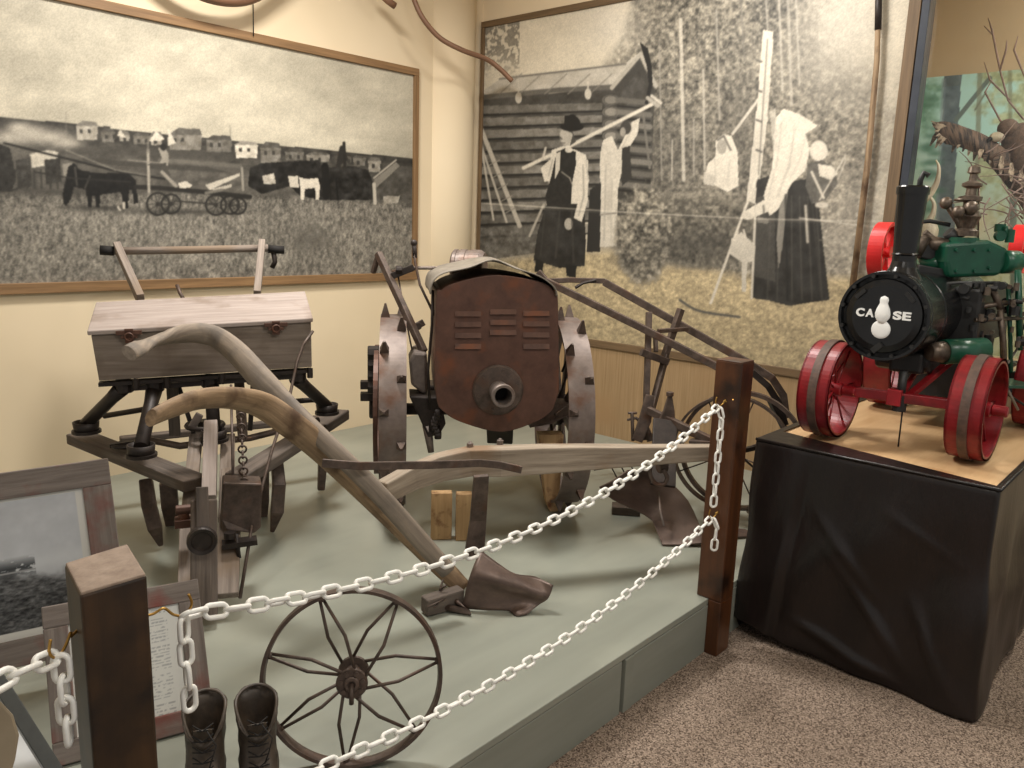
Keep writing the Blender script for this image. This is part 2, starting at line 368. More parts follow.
    for (x,y,r) in((158,204,11),(171,204,9.5),(216,205,10),(230,205,9),(238,206,8)):
        p.loop(x,y,r,1.8,sep(34)); p.ell(x,y,2.2,2.2,sep(34))
        for k in range(5):
            a=k*math.pi/5; p.line([(x-r*math.cos(a),y-r*math.sin(a)),(x+r*math.cos(a),y+r*math.sin(a))],.8,sep(48),.9)
    p.line([(175,201),(215,204)],1.6,sep(50)); p.poly([(158,148),(165,146),(169,156),(168,166),(158,166),(162,158)],sep(150),n=10); p.ell(163.5,147,3.6,3.8,sep(40))
    p.poly([(146,164),(166,163),(172,180),(168,184),(160,170)],sep(70)); p.line([(162,172),(176,186)],3.4,sep(150)); p.line([(128,160),(160,163)],1,sep(140))
    p.poly([(178,183),(186,181),(192,185),(190,188),(180,188)],sep(205)); p.poly([(205,185),(240,173),(240,176),(210,190)],sep(190)); p.poly([(212,189),(232,184),(232,187),(214,192)],sep(180)); p.line([(242,168),(243,190)],2.2,sep(150)); p.line([(206,193),(222,190)],3,sep(110))
    # machine and horses at right
    p.poly([(250,168),(262,163),(300,161),(318,160),(322,166),(322,200),(300,196),(290,186),(262,194),(248,186)],sep(34),n=24,ns=5)
    p.poly([(320,168),(352,166),(368,170),(374,184),(374,200),(322,200)],sep(40),n=28,ns=5); p.poly([(262,176),(274,173),(276,184),(264,184)],sep(180),n=50,ns=4)
    p.poly([(288,176),(298,176),(299,188),(290,187)],sep(200)); p.poly([(299,177),(306,179),(318,178),(320,186),(319,200),(316,200),(315,188),(305,189),(304,200),(301,200),(300,186)],sep(216),n=12)
    p.poly([(374,180),(396,162),(400,166),(376,188)],sep(128)); p.line([(374,178),(396,160)],1.6,sep(178)); p.poly([(378,186),(401,166),(412,166),(412,200),(380,200)],sep(78),n=26,ns=5); p.line([(374,184),(375,203)],3.4,sep(190)); p.line([(336,178),(338,200)],1.4,sep(20)); p.line([(328,170),(331,200)],1.4,sep(24))
    p.poly([(383,196),(400,196),(398,203),(384,204)],sep(160),n=40,ns=3); p.ell(325,168,4,6,sep(22)); p.line([(325,170),(326,196)],7,sep(26))
# ---- farm family photograph on the right wall
def paint_farm(p):
    X,Y=p.X,p.Y
    tint=np.array([1,.945,.835]); S=lambda f:np.asarray(f,float)[:,None]*tint
    base=216+(fbm(X,Y,90,3,2)-.5)*22; p.c=S(base)
    # forest grain
    fd=fbm(X,Y,5,4,8); fl=fbm(X,Y*.5,60,3,14); fd=fbm(X,Y,3.4,3,8); tree=120+(fd-.5)*190+(fl-.5)*90+(_rng.rand(len(X))-.5)*50
    edge=np.clip((X-(585-(Y*.0)))/45,0,1)*np.clip((Y-(58-np.clip((X-600)/40,0,1)*75+(fl-.5)*40))/16,0,1)
    edge=edge*(1-np.clip((X-800)/80,0,1)*np.clip((120-Y)/70,0,1)*.85)
    edge=np.where(Y<280,edge,0); p.mix(edge,S(tree))
    p.blob(610,22,36,32,sep(220),.85); p.blob(850,20,60,55,sep(205),.8); p.blob(850,95,60,45,sep(160),.25); p.blob(880,220,60,70,sep(188),.6); p.blob(815,60,40,40,sep(175),.4)
    p.blob(660,160,50,70,sep(70),.45); p.blob(740,130,30,90,sep(78),.4)
    gr=np.clip((X-478)/4,0,1)*(X<520)*np.clip((60-(Y-22))/30,0,1); p.mix(gr*(fd>.47)*.8,S(95+(fd-.5)*120))
    for (x,w,v,y0,y1) in((634,2.4,196,60,190),(662,1.6,150,40,180),(684,3.4,205,20,180),(694,1.6,170,120,175),(705,2.2,188,70,170),(652,2.0,60,90,180),(720,2,165,10,120),(783,2.2,190,0,90),(792,2.8,180,0,105),(800,1.8,188,0,85),(672,1.4,196,140,180),(745,1.6,120,0,60),(820,1.2,150,10,100),(770,1.6,170,0,60)):
        p.line([(x+(y0-120)*.03,y0),(x,y1)],w,sep(v),.75)
    # ground
    gy=258-np.clip((X-480)/80,0,1)*12+np.clip((X-610)/60,0,1)*14+np.clip((X-690)/60,0,1)*12; g=186+(fbm(X,Y*1.3,3.4,4,41)-.5)*120+(_rng.rand(len(X))-.5)*46-np.clip((600-X)/100,0,1)*26
    gc=np.asarray(g)[:,None]*np.array([1,.90,.70]); p.mix(np.clip((Y-gy)/10,0,1),gc)
    p.mix(np.clip((Y-205)/30,0,1)*np.clip((560-X)/20,0,1)*np.clip((262-Y)/16,0,1),S(78+(fd-.5)*80)); p.blob(800,240,90,26,sep(170),.3)
    # log cabin
    p.poly([(476,100),(612,88),(640,57),(655,92),(650,210),(628,215),(480,236)],sep(64),n=24,ns=8)
    for k in range(11):
        y=106+k*12.2; p.poly([(476,y),(602,y-3-k*.15),(602,y+5-k*.15),(476,y+8)],sep(112+(k%3)*14),.75,n=46,ns=6); p.line([(476,y+9.6),(602,y+5)],1.8,sep(24),.9)
    for k in range(8):
        y=97+k*12; p.ell(611,y+3,9,5.4,sep(122+(k%2)*16)); p.loop(611,y+3,7,1.2,sep(48),.8,ry=4.4); p.line([(618,y+3),(650,y+6)],5.5,sep(98+(k%3)*14),.9); p.line([(618,y+9),(650,y+12)],1.5,sep(26))
    p.poly([(476,96),(502,78),(626,63),(641,52),(612,86),(560,90),(480,98)],sep(186),n=20,ns=9); p.line([(478,98),(560,90),(612,87)],5,sep(92)); p.line([(612,88),(641,54),(656,86)],4,sep(172)); p.line([(618,90),(640,66),(652,90)],6,sep(60)); p.line([(500,79),(626,64)],1.8,sep(110))
    for x in(500,520,545,568,590): p.line([(x,94),(x+22,74)],1.3,sep(130),.8)
    for x,y in((519,88),(588,84)): p.line([(x,y-6),(x,y+4)],1.5,sep(200)); p.ell(x,y+10,3.6,6,sep(196))
    p.blob(500,180,20,60,sep(40),.25); p.poly([(476,236),(480,228),(560,222),(556,250),(476,262)],sep(92),.8,n=50,ns=4)
    p.line([(482,148),(494,220)],2,sep(184)); p.line([(482,130),(520,226)],4.4,sep(178)); p.line([(480,140),(507,222)],2.2,sep(178)); 
    for k in range(5): p.line([(490+k*4,165+k*12),(500+k*4,160+k*12)],1.1,sep(140))
    p.line([(544,205),(530,236)],2.4,sep(170)); p.line([(541,230),(535,262)],1.6,sep(100))
    # second man in white
    p.poly([(603,140),(612,136),(618,150),(632,122),(640,118),(638,134),(628,150),(622,170),(618,190),(617,246),(600,247),(598,215),(600,180),(600,155)],sep(206),n=14); p.poly([(590,190),(601,182),(600,252),(587,252)],sep(38)); p.poly([(622,148),(630,146),(632,178),(622,186)],sep(46)); p.ell(626,128,6,7,sep(62)); p.ell(623,132,3,5,sep(150)); p.line([(600,215),(616,213)],1.2,sep(120))
    # bearded scythe over the shoulder
    p.line([(524,168),(562,150),(655,103)],3.6,sep(214)); p.poly([(640,42),(648,48),(652,66),(653,84),(648,105),(645,104),(649,84),(647,66)],sep(30)); p.line([(648,98),(658,106)],4,sep(170)); p.line([(644,118),(650,168)],2.4,sep(110)); p.line([(652,96),(661,103)],3,sep(200))
    # man with hat, vest, apron
    p.poly([(541,168),(550,160),(556,166),(551,180),(545,182)],sep(212)); p.poly([(552,150),(564,146),(576,150),(586,155),(589,180),(586,205),(583,220),(572,220),(556,196),(548,180)],sep(212),n=8)
    p.poly([(557,152),(566,148),(576,152),(576,165),(572,185),(571,206),(548,210),(546,196),(552,175)],sep(34),n=10); p.poly([(556,154),(561,151),(560,170),(555,180)],sep(200)); p.line([(562,172),(570,178),(573,186)],1,sep(160))
    p.poly([(546,206),(584,203),(586,240),(585,266),(560,268),(534,260),(538,232)],sep(38),n=20,ns=7); p.poly([(536,258),(544,262),(543,272),(535,272)],sep(24)); p.poly([(566,264),(577,266),(576,278),(567,276)],sep(24))
    p.ell(567,136,7.4,10.5,sep(176)); p.poly([(562,128),(571,125),(576,142),(570,146),(573,134)],sep(70)); p.ell(572,127,12.5,4.6,sep(24)); p.poly([(564,126),(565,116),(574,114),(580,120),(581,128)],sep(26)); p.line([(560,137),(562,139)],1.4,sep(70)); p.line([(561,143),(565,143)],1.2,sep(90)); p.ell(569,150,4,3,sep(205))
    p.poly([(580,160),(588,160),(588,200),(582,222),(574,218),(580,195)],sep(216)); p.ell(569,224,4.6,6.4,sep(172)); p.line([(546,148),(543,160)],2.2,sep(196))
    for q,v,w in(([(583,165),(584,195),(579,215)],150,1.6),([(586,160),(588,180)],170,1.2),([(553,160),(549,176)],160,1.4),([(560,212),(556,258)],60,2),([(572,212),(574,262)],58,2),([(545,214),(541,256)],56,1.6),([(606,165),(604,240)],168,1.8),([(612,180),(611,240)],180,1.4),([(632,130),(622,148)],176,1.2)): p.line(q,w,sep(v),.7)
    p.blob(550,236,10,24,sep(64),.4); p.blob(609,200,3,30,sep(176),.5)
    # bush and hay
    d=fbm(X,Y,3.4,3,61); bush=128+(d-.5)*230
    bm=np.clip((1-((X-643)/31)**2-((Y-236)/54)**2)*3+ (d-.5)*1.4,0,1); hm=np.clip((1-((X-700)/66)**2-((Y-230)/42)**2)*3+(d-.5)*.8,0,1)
    p.mix(hm,S(96+(d-.5)*130+np.clip((212-Y)/22,0,1)*45)); p.mix(bm,S(bush*.92))
    p.blob(690,245,45,14,sep(56),.5); p.blob(625,262,22,8,sep(70),.4)
    # hooded woman behind the hay
    p.poly([(716,140),(724,134),(732,136),(738,152),(739,186),(728,192),(712,184),(705,176),(708,164),(716,156)],sep(214),n=8); p.ell(722,147,5.2,8,sep(160)); p.line([(718,140),(724,136),(731,150)],2.2,sep(110)); p.poly([(704,172),(716,176),(714,186),(704,184)],sep(190))
    # standing poles
    p.poly([(764,30),(774,32),(768,120),(757,205),(747,200),(757,110)],sep(206),n=10,ns=12); p.line([(768,40),(758,190)],1.4,sep(130)); p.line([(760,98),(733,134)],2.8,sep(200))
    for y in(60,90,120,150): p.line([(757,y),(762,y+2)],2,sep(90))
    # big woman, white shawl, dark skirt
    p.poly([(757,180),(770,176),(790,182),(812,178),(818,192),(824,250),(830,300),(806,303),(790,306),(768,300),(752,298),(755,240)],sep(44),n=18,ns=10)
    for x in(772,780,792,800,808,816): p.line([(x,196),(x+(x-790)*.25,300)],1.4,sep(78),.7)
    p.poly([(782,186),(789,184),(784,240),(779,270),(777,240)],sep(150),.8); p.poly([(757,198),(775,192),(776,282),(754,276)],sep(88),.55,n=14)
    p.poly([(776,118),(784,109),(800,114),(818,126),(806,134),(810,150),(806,170),(792,184),(778,210),(770,216),(764,196),(772,170),(774,150)],sep(222),n=5)
    p.poly([(744,212),(764,200),(772,204),(768,212),(748,220)],sep(216)); p.ell(748,216,6,4,sep(205)); p.poly([(770,112),(776,108),(779,150),(774,152)],sep(205),.7)
    p.ell(819,151,9.5,11,sep(220)); p.poly([(808,164),(822,160),(836,170),(838,184),(826,200),(812,204),(806,186)],sep(92),n=24,ns=5); p.poly([(818,164),(832,166),(838,174),(830,180),(820,176)],sep(214)); p.line([(812,172),(824,198)],2.4,sep(212)); p.line([(826,205),(818,205)],5,sep(196)); p.line([(820,200),(846,155)],1.6,sep(200)); p.line([(838,180),(846,160)],1.2,sep(190)); p.line([(806,206),(808,242)],2.6,sep(180))
    for q,v,w in(([(782,122),(778,160),(768,200)],190,2),([(795,130),(790,165),(778,196)],186,2.4),([(806,136),(800,160),(790,180)],196,1.8),([(715,158),(716,182)],184,1.6),([(730,160),(728,186)],186,1.8),([(764,206),(770,290)],66,2),([(812,200),(822,296)],62,2),([(786,195),(788,300)],30,2.4)): p.line(q,w,sep(v),.6)
    # rakes
    p.line([(758,176),(742,218),(711,303)],2.6,sep(214)); p.line([(756,206),(752,298)],2.4,sep(206)); p.poly([(732,238),(742,232),(756,246),(754,262),(748,262),(746,292),(742,292),(742,262),(730,254)],sep(200),n=8); p.poly([(758,216),(770,220),(768,224),(757,222)],sep(120)); p.line([(738,232),(734,240)],2,sep(210)); p.line([(744,230),(746,238)],2,sep(210))
    p.line(curve([(680,300),(700,311),(740,317)],8),2.4,sep(92)); p.line([(800,218),(900,230)],1.2,sep(226),.8); p.line([(820,240),(900,243)],1.2,sep(150),.6)
    # sheet seams, creases and stains
    p.line([(478,203),(640,213),(760,219),(905,222)],1.3,sep(236),.5); p.line([(478,205),(640,215),(760,221),(905,224)],1.2,sep(110),.3)
    p.mix(np.clip((X-872)/10,0,1),S(200+(fbm(X,Y,40,3,71)-.5)*60),.55); p.blob(500,60,30,60,sep(150),.15)
    p.c=p.c*.93+10; p.c*= (1-.10*np.clip((Y-200)/150,0,1))[:,None]
# ---- forest backdrop of the diorama
def paint_dio(p):
    X,Y=p.X,p.Y; f=fbm(X,Y,22,4,91); d=fbm(X,Y,5,3,95)
    p.c=np.array([168,204,198])[None]*np.ones((len(X),1)); p.mix(np.clip((Y-130)/130,0,1)*.8,np.array([182,176,146]))
    p.mix(np.clip((f-.5)*6,0,1)*np.clip((960-X)/20,0,1),np.array([112,152,130])[None]+((d-.5)*60)[:,None],.85)
    p.mix(np.clip((f-.46)*6,0,1)*np.clip((X-965)/15,0,1),np.array([156,158,120])[None]+((d-.5)*90)[:,None],.85)
    p.blob(935,160,12,30,(196,214,216),.7); p.blob(975,225,24,20,(214,204,176),.8); p.blob(1000,250,30,10,(150,160,130),.6)
    p.poly([(944,70),(962,70),(958,130),(954,200),(958,300),(932,300),(938,200),(942,130)],(92,104,110),n=26,ns=8); p.line([(944,80),(938,200),(934,300)],4,(126,138,146),.6)
    p.line([(956,120),(972,100),(990,78)],4.5,(96,108,104)); p.line([(975,110),(986,92)],1.8,(110,116,100)); p.line([(980,70),(976,200),(978,300)],5,(118,120,100),.7); p.line([(1010,70),(1012,300)],4,(112,112,90),.6); p.line([(1013,200),(1014,300)],7,(90,98,90),.8)
    for k in range(26):
        x=920+_rng.rand()*20; y=95+_rng.rand()*190; p.blob(x,y,8,3.5,(70,112,92),.7)
# ================================================================== room shell
carpet=bpy.data.materials.new('speckled carpet'); carpet.use_nodes=True
N=carpet.node_tree.nodes; L=carpet.node_tree.links; b=N['Principled BSDF']; b.inputs['Roughness'].default_value=.95; b.inputs['Specular IOR Level'].default_value=.1
tc=N.new('ShaderNodeTexCoord'); vo=N.new('ShaderNodeTexVoronoi'); vo.inputs['Scale'].default_value=230; n1=N.new('ShaderNodeTexNoise'); n1.inputs['Scale'].default_value=190; n1.inputs['Detail'].default_value=3
L.new(tc.outputs['Object'],vo.inputs['Vector']); L.new(tc.outputs['Object'],n1.inputs['Vector'])
mxx=N.new('ShaderNodeMath'); mxx.operation='ADD'; sv=N.new('ShaderNodeSeparateColor'); L.new(vo.outputs['Color'],sv.inputs[0])
ml=N.new('ShaderNodeMath'); ml.operation='MULTIPLY'; ml.inputs[1].default_value=.55; L.new(sv.outputs[0],ml.inputs[0]); L.new(ml.outputs[0],mxx.inputs[0])
m2=N.new('ShaderNodeMath'); m2.operation='MULTIPLY'; m2.inputs[1].default_value=.42; L.new(n1.outputs['Fac'],m2.inputs[0]); L.new(m2.outputs[0],mxx.inputs[1])
rp=N.new('ShaderNodeValToRGB'); rp.color_ramp.elements[0].position=.2; rp.color_ramp.elements[0].color=(*lin((70,57,48)),1); rp.color_ramp.elements[1].position=.75; rp.color_ramp.elements[1].color=(*lin((168,150,134)),1)
L.new(mxx.outputs[0],rp.inputs[0]); L.new(rp.outputs[0],b.inputs['Base Color']); bp=N.new('ShaderNodeBump'); bp.inputs['Strength'].default_value=.6; bp.inputs['Distance'].default_value=.004; L.new(mxx.outputs[0],bp.inputs['Height']); L.new(bp.outputs[0],b.inputs['Normal'])
W['carpet']=carpet
W['deck']=mat('grey green deck paint',(131,134,123),(147,150,138),(.8,5,1),c3=(153,155,142),c3s=1.3,c3t=.55,attr=False,rough=.36,bump=.12,bd=.006,detail=3,spec=.5)
W['riser']=mat('grey green riser paint',(126,129,118),(140,142,131),(1.4,1.4,9),attr=False,rough=.55,bump=.08,bd=.003,detail=3)
W['wall']=mat('cream wall paint',(226,207,174),(232,214,183),(1.2,1.2,1.2),attr=False,rough=.75,bump=.04,detail=3,spec=.25)
W['soffit']=mat('tan soffit paint',(176,152,122),(188,166,136),(1,1,1),attr=False,rough=.8,bump=0)
def slab(name,a,b_,m,bev=0):
    a,b_=Vector(a),Vector(b_); mb=MB(); c=(a+b_)/2; s=b_-a; mb.box(c,(abs(s.x),abs(s.y),abs(s.z))); return struct(name,mb,m,bev)
slab('floor',(-2.2,-1.6,-.1),(6.2,4.4,0),'carpet')
slab('ceiling',(-2.2,-1.6,3.3),(6.2,4.4,3.4),'wall')
slab('wall_left',(-2.2,YL,0),(XR+.1,YL+.15,3.3),'wall')
slab('wall_right',(XR,1.26,0),(XR+.05,YL,3.3),'wall')
slab('wall_right_low',(XR,-1.6,0),(XR+.12,1.26,.9),'wall')
slab('wall_right_high',(XR,-1.6,2.72),(XR+.12,1.26,3.3),'wall')
mb=MB(); mb.lathe((3.96,YL+.17,0),(0,0,1),[(.26,0),(.26,3.3)],48,smooth=True); struct('wall_corner',mb,'wall')
slab('wall_back_alcove',(5.45,-1.6,0),(5.6,1.9,3.3),'soffit')
slab('wall_side_alcove',(XR+.05,1.75,0),(5.45,1.9,3.3),'soffit')
slab('floor_alcove',(XR+.12,-1.6,.8),(5.45,1.75,.88),'soffit')
# platform: top boards and riser
slab('platform',(-2.2,1.29,.0),(XR,YL,PT-.02),'riser')
mb=MB(); mb.box(((-2.2+XR)/2,(1.275+YL)/2,PT-.012),(XR+2.2,YL-1.275,.024)); struct('platform_top',mb,'deck',.003)
x=P(626,647,y=1.275).x
for i,(a,b_,o) in enumerate(((-2.2,x-.012,0),(x+.0,x+.05,.006),(x+.05,XR,.003))):
    slab('trim_%d'%(i+1),(a,1.276-o,0.0),(b_-.002,1.292,PT-.026),'riser',.002)
# panelling below the big print
slab('trim_4',(XR-.018,1.29,PT),(XR,YL-.12,.80),'panel')
# ================================================================== framed prints
def framed(name,label,plane,a0,a1,z0,z1,w,dep,fm,painter,step,wr=.0):
    "plane: ('y',4.13) or ('x',4.2)"
    ax,pv=plane
    if ax=='y': o=(a0,pv,z0); eu=(1,0,0); nrm=Vector((0,-1,0))
    else: o=(pv,a1,z0); eu=(0,-1,0); nrm=Vector((-1,0,0))
    t=thing(name,label,'picture',Vector(o)+Vector(eu)*(abs(a1-a0)/2))
    Lu=abs(a1-a0); E=Vector(eu); O=Vector(o)
    wrp=(lambda u,v:(np.array(nrm)[None]*((np.sin(u*9+2*v)*.5+np.sin(u*23+v*5)*.3+.8)*wr)[:,None])) if wr else None
    canvas('print',O+nrm*.012,eu,(0,0,1),Lu,z1-z0,step,painter,t,VM,wrp)
    mb=MB()
    for z in(z0+w[2]/2,z1-w[3]/2): 
        hh=w[2] if z<(z0+z1)/2 else w[3]
        mb.bar(O+Vector((0,0,z-z0))+nrm*dep/2,O+E*Lu+Vector((0,0,z-z0))+nrm*dep/2,dep,hh,up=(0,0,1))
    for s,ww in((w[0]/2,w[0]),(Lu-w[1]/2,w[1])): mb.bar(O+E*s+nrm*dep/2+Vector((0,0,w[2])),O+E*s+nrm*dep/2+Vector((0,0,z1-z0-w[3])),ww,dep,up=nrm)
    part('frame',mb,fm,t,bev=.003); return t
framed('wall_photograph','wide wood-framed black and white photograph of a threshing field with horses and wagons',('y',YL-.001),.25,3.62,1.165,2.515,(.04,.038,.05,.045),.03,'frame',paint_thresh,.0045)
framed('wall_photograph','large framed sepia photograph of farm workers beside a log cabin and haystack',('x',XR-.001),1.285,4.135,.79,2.91,(.03,.055,.045,.04),.03,'frame2',paint_farm,.0048,.004)
# ================================================================== diorama
t=thing('diorama_case','glass-fronted wildlife diorama case with a painted forest backdrop','display case',(XR,.2,.9))
canvas('backdrop',(5.43,1.74,.88),(0,-1,0),(0,0,1),3.2,1.62,.006,paint_dio,t,VM2)
gl=bpy.data.materials.new('case glass'); gl.use_nodes=True; N=gl.node_tree.nodes; L=gl.node_tree.links
for n in list(N):
    if n.type!='OUTPUT_MATERIAL': N.remove(n)
o=[n for n in N if n.type=='OUTPUT_MATERIAL'][0]; tr=N.new('ShaderNodeBsdfTransparent'); gs=N.new('ShaderNodeBsdfGlossy'); gs.inputs['Roughness'].default_value=.02; mx=N.new('ShaderNodeMixShader'); mx.inputs[0].default_value=.04
tr.inputs[0].default_value=(.95,.97,.96,1); L.new(tr.outputs[0],mx.inputs[1]); L.new(gs.outputs[0],mx.inputs[2]); L.new(mx.outputs[0],o.inputs[0]); W['glass']=gl
mb=MB(); mb.box((XR+.03,-.2,1.81),(.006,2.88,1.78)); part('glass_pane',mb,'glass',t)
mb=MB(); mb.box((XR-.01,1.262,1.85),(.05,.036,1.9)); mb.box((XR-.01,-.2,2.74),(.05,2.9,.05)); mb.box((XR-.01,-.2,.9),(.05,2.9,.05)); mb.box((XR+.035,1.252,1.81),(.04,.014,1.8)); part('frame',mb,'mullion',t,bev=.003)
# ================================================================== light
def area(name,loc,size,power,color,target,sy=None):
    l=bpy.data.lights.new(name,'AREA'); l.energy=power; l.color=color; l.size=size
    if sy: l.shape='RECTANGLE'; l.size_y=sy
    o=bpy.data.objects.new(name,l); C.objects.link(o); o.location=loc
    o.rotation_euler=(Vector(target)-Vector(loc)).to_track_quat('-Z','Y').to_euler(); return o
area('ceiling_light',(1.9,2.85,3.26),.42,78,(1,.965,.915),(2.1,2.6,0),.45)
area('ceiling_light',(.9,.2,3.25),.9,40,(1,.965,.915),(2.2,2.6,.8),.6)
area('ceiling_light',(3.3,2.1,3.25),.5,36,(1,.965,.915),(3.3,1.6,0),.6)
area('ceiling_light',(2.2,-1.0,3.25),1.0,28,(1,.96,.89),(3,0,0.3),.6)
area('case_light',(4.62,.3,2.95),.3,46,(1,.95,.86),(5.4,.3,1.6),2.2)
wd=bpy.data.worlds.new('world'); bpy.context.scene.world=wd; wd.use_nodes=True
wd.node_tree.nodes['Background'].inputs[0].default_value=(1,.965,.915,1); wd.node_tree.nodes['Background'].inputs[1].default_value=.45
sc=bpy.context.scene; sc.view_settings.view_transform='Standard'; sc.view_settings.look='None'; sc.view_settings.exposure=0
# ================================================================== posts
def post(corners,z0,z1,notch,mtl,label):
    cx=sum(c[0] for c in corners)/4; cy=sum(c[1] for c in corners)/4
    t=thing('wooden_post',label,'post',(cx,cy,0),'stained wooden posts of the chain barrier')
    mb=MB(); a,b_,c,d=[Vector((*q,0)) for q in corners]  # a,b on the platform side (larger y)
    mb.prism([Vector((q.x,q.y,PT+.001)) for q in(a,b_,c,d)],(0,0,z1-.002-PT))
    o=Vector((0,notch-a.y,0)); 
    a2=Vector((a.x,notch,0)); b2=Vector((b_.x,notch,0))
    mb.prism([Vector((q.x,q.y,0)) for q in(a2,b2,c,d)],(0,0,PT+.001))
    # grain along z
    mb.g=[(v.z,v.x,v.y) for v in mb.v]
    part('shaft',mb,mtl,t,bev=.004)
    mb=MB(); mb.prism([Vector((cx+(q.x-cx)*.97,cy+(q.y-cy)*.97,z1-.004)) for q in(a,b_,c,d)],(0,0,.006)); part('end_grain',mb,'posttop' if mtl=='postold' else 'post',t,'pale sawn top' if mtl=='postold' else None,bev=.002)
    return t
postR=post([(2.556,1.322),(2.650,1.322),(2.650,1.222),(2.556,1.222)],0,1.108,1.274,'post','taller reddish-brown wooden post holding two white chains beside the black-covered table')
postL=post([(.394,1.239),(.492,1.250),(.464,1.118),(.372,1.118)],0,1.03,1.17,'postold','dark brown wooden post with a pale sawn top in the left foreground')
def hook(tip,base,up,parent=None,label=''):
    "open brass cup hook screwed into a post; chain hangs at tip"
    tip,base=Vector(tip),Vector(base); d=(tip-base).normalized()
    pts=[base-d*.01,base+d*.012,tip-d*.03+Vector((0,0,.006)),tip-d*.016+Vector((0,0,-.008)),tip+Vector((0,0,-.012)),tip+d*.012+Vector((0,0,.004)),tip+d*.008+Vector((0,0,.022))]
    mb=MB(); mb.tube(curve([tuple(p) for p in pts],5),.0022,8); return part('hook',mb,'brass',parent,'brass cup hook')
# hook ends (where the chains hang)
hL=P(184,608,y=1.16); hLL=P(56,650,y=1.15)
hR1=Vector((2.528,1.285,.962)); hR2=Vector((2.528,1.275,.550))
hook(hL,Vector((.478,1.17,hL.z+.004)),1,postL); hook(hLL,Vector((.381,1.17,hLL.z+.008)),1,postL)
hook(hR1,Vector((2.556,1.27,.965)),1,postR); hook(hR2,Vector((2.556,1.265,.553)),1,postR)
mb=MB(); mb.lathe((2.560,1.245,.975),(-1,0,0),[(.0001,0),(.0035,.004),(.0001,.007)],10); part('nail',mb,'brass',postR)
# ================================================================== chains
def link_mesh(L_=.051,Wd=.029,r=.0044):
    mb=MB(); R=Wd/2-r; h=L_/2-Wd/2; path=[]
    for k in range(9): a=-math.pi/2+math.pi*k/8; path.append((h+R*math.cos(a),R*math.sin(a),0))
    for k in range(9): a=math.pi/2+math.pi*k/8; path.append((-h+R*math.cos(a),R*math.sin(a),0))
    n=len(path); vs=[];fs=[]; sg=8
    for i in range(n):
        p=Vector(path[i]); t=(Vector(path[(i+1)%n])-Vector(path[i-1])).normalized(); u=Vector((0,0,1)); v=t.cross(u)
        for k in range(sg): a=2*math.pi*k/sg; vs.append(p+u*(r*math.cos(a))+v*(r*math.sin(a)))
    for i in range(n):
        for k in range(sg): fs.append((i*sg+k,((i+1)%n)*sg+k,((i+1)%n)*sg+(k+1)%sg,i*sg+(k+1)%sg))
    mb.add(vs,[tuple(v) for v in vs],fs,True); me=mkmesh('chain_link',mb,Vector((0,0,0))); fixn(me); me.materials.append(W['white']); return me
LINK=link_mesh()
def sag(a,b,s,n=60):
    a,b=Vector(a),Vector(b); return [a.lerp(b,t)-Vector((0,0,4*s*t*(1-t))) for t in [i/n for i in range(n+1)]]
def chain(path,label,pitch=.0405,cat='chain',grp='white plastic link chains of the barrier'):
    path=[V3(p) for p in path]; t=thing('plastic_chain',label,cat,path[0],grp)
    ls=[0]
    for i in range(1,len(path)): ls.append(ls[-1]+(path[i]-path[i-1]).length)
    def at(s):
        for i in range(1,len(ls)):
            if ls[i]>=s or i==len(ls)-1:
                k=(s-ls[i-1])/max(1e-9,ls[i]-ls[i-1]); return path[i-1].lerp(path[i],k)
    n=int(ls[-1]/pitch); random.seed(len(path)*7+n)
    for i in range(n):
        s=(i+.5)*pitch; p=at(s); d=(at(min(s+pitch*.5,ls[-1]))-at(max(s-pitch*.5,0))).normalized()
        if d.length<.5: d=Vector((0,0,-1))
        q=d.to_track_quat('X','Z')@Matrix.Rotation(math.radians(38 if i%2 else -52)+random.uniform(-.2,.2),4,'X').to_quaternion()
        o=bpy.data.objects.new('chain_link',LINK); C.objects.link(o); o.parent=t; o.location=p-path[0]; o.rotation_mode='QUATERNION'; o.rotation_quaternion=q
    return t
mid=P(480,550,y=1.2).z; sg=(hL.z+hR1.z)/2-mid
down=lambda p,l,dx=0:[p,V3(p)+Vector((dx,0,-l))]
chain(sag(hR1+Vector((0,.0,-.012)),hL+Vector((0,0,-.012)),sg)+[hL+Vector((-.002,0,-.02)),hL+Vector((.0,-.004,-.178))],'upper white plastic chain sagging between the two wooden posts')
chain([hR1+Vector((-.002,-.006,-.015)),hR1+Vector((.003,-.016,-.05)),hR1+Vector((-.004,-.016,-.40))],'loose white chain end hanging down the front of the taller reddish post')
lo=Vector((.52,1.165,.555)); chain(sag(hR2+Vector((0,0,-.012)),lo,.112),'lower white plastic chain sagging in front of the spoked iron wheel')
chain([hR2+Vector((0,-.006,-.012)),hR2+Vector((.004,-.022,-.035)),hR2+Vector((0,-.02,-.15))],'short loose white chain end hanging from the lower hook of the taller post')
e=P(0,681,y=1.10); e2=e+(e-hLL)*3+Vector((0,0,-.04)); chain([hLL+Vector((0,0,-.01)),e,e2],'white chain running off to the left from the dark foreground post',.038)
chain([hLL+Vector((.004,-.004,-.012)),hLL+Vector((.006,-.004,-.175))],'short white chain end of three links hanging left of the dark foreground post',.033)
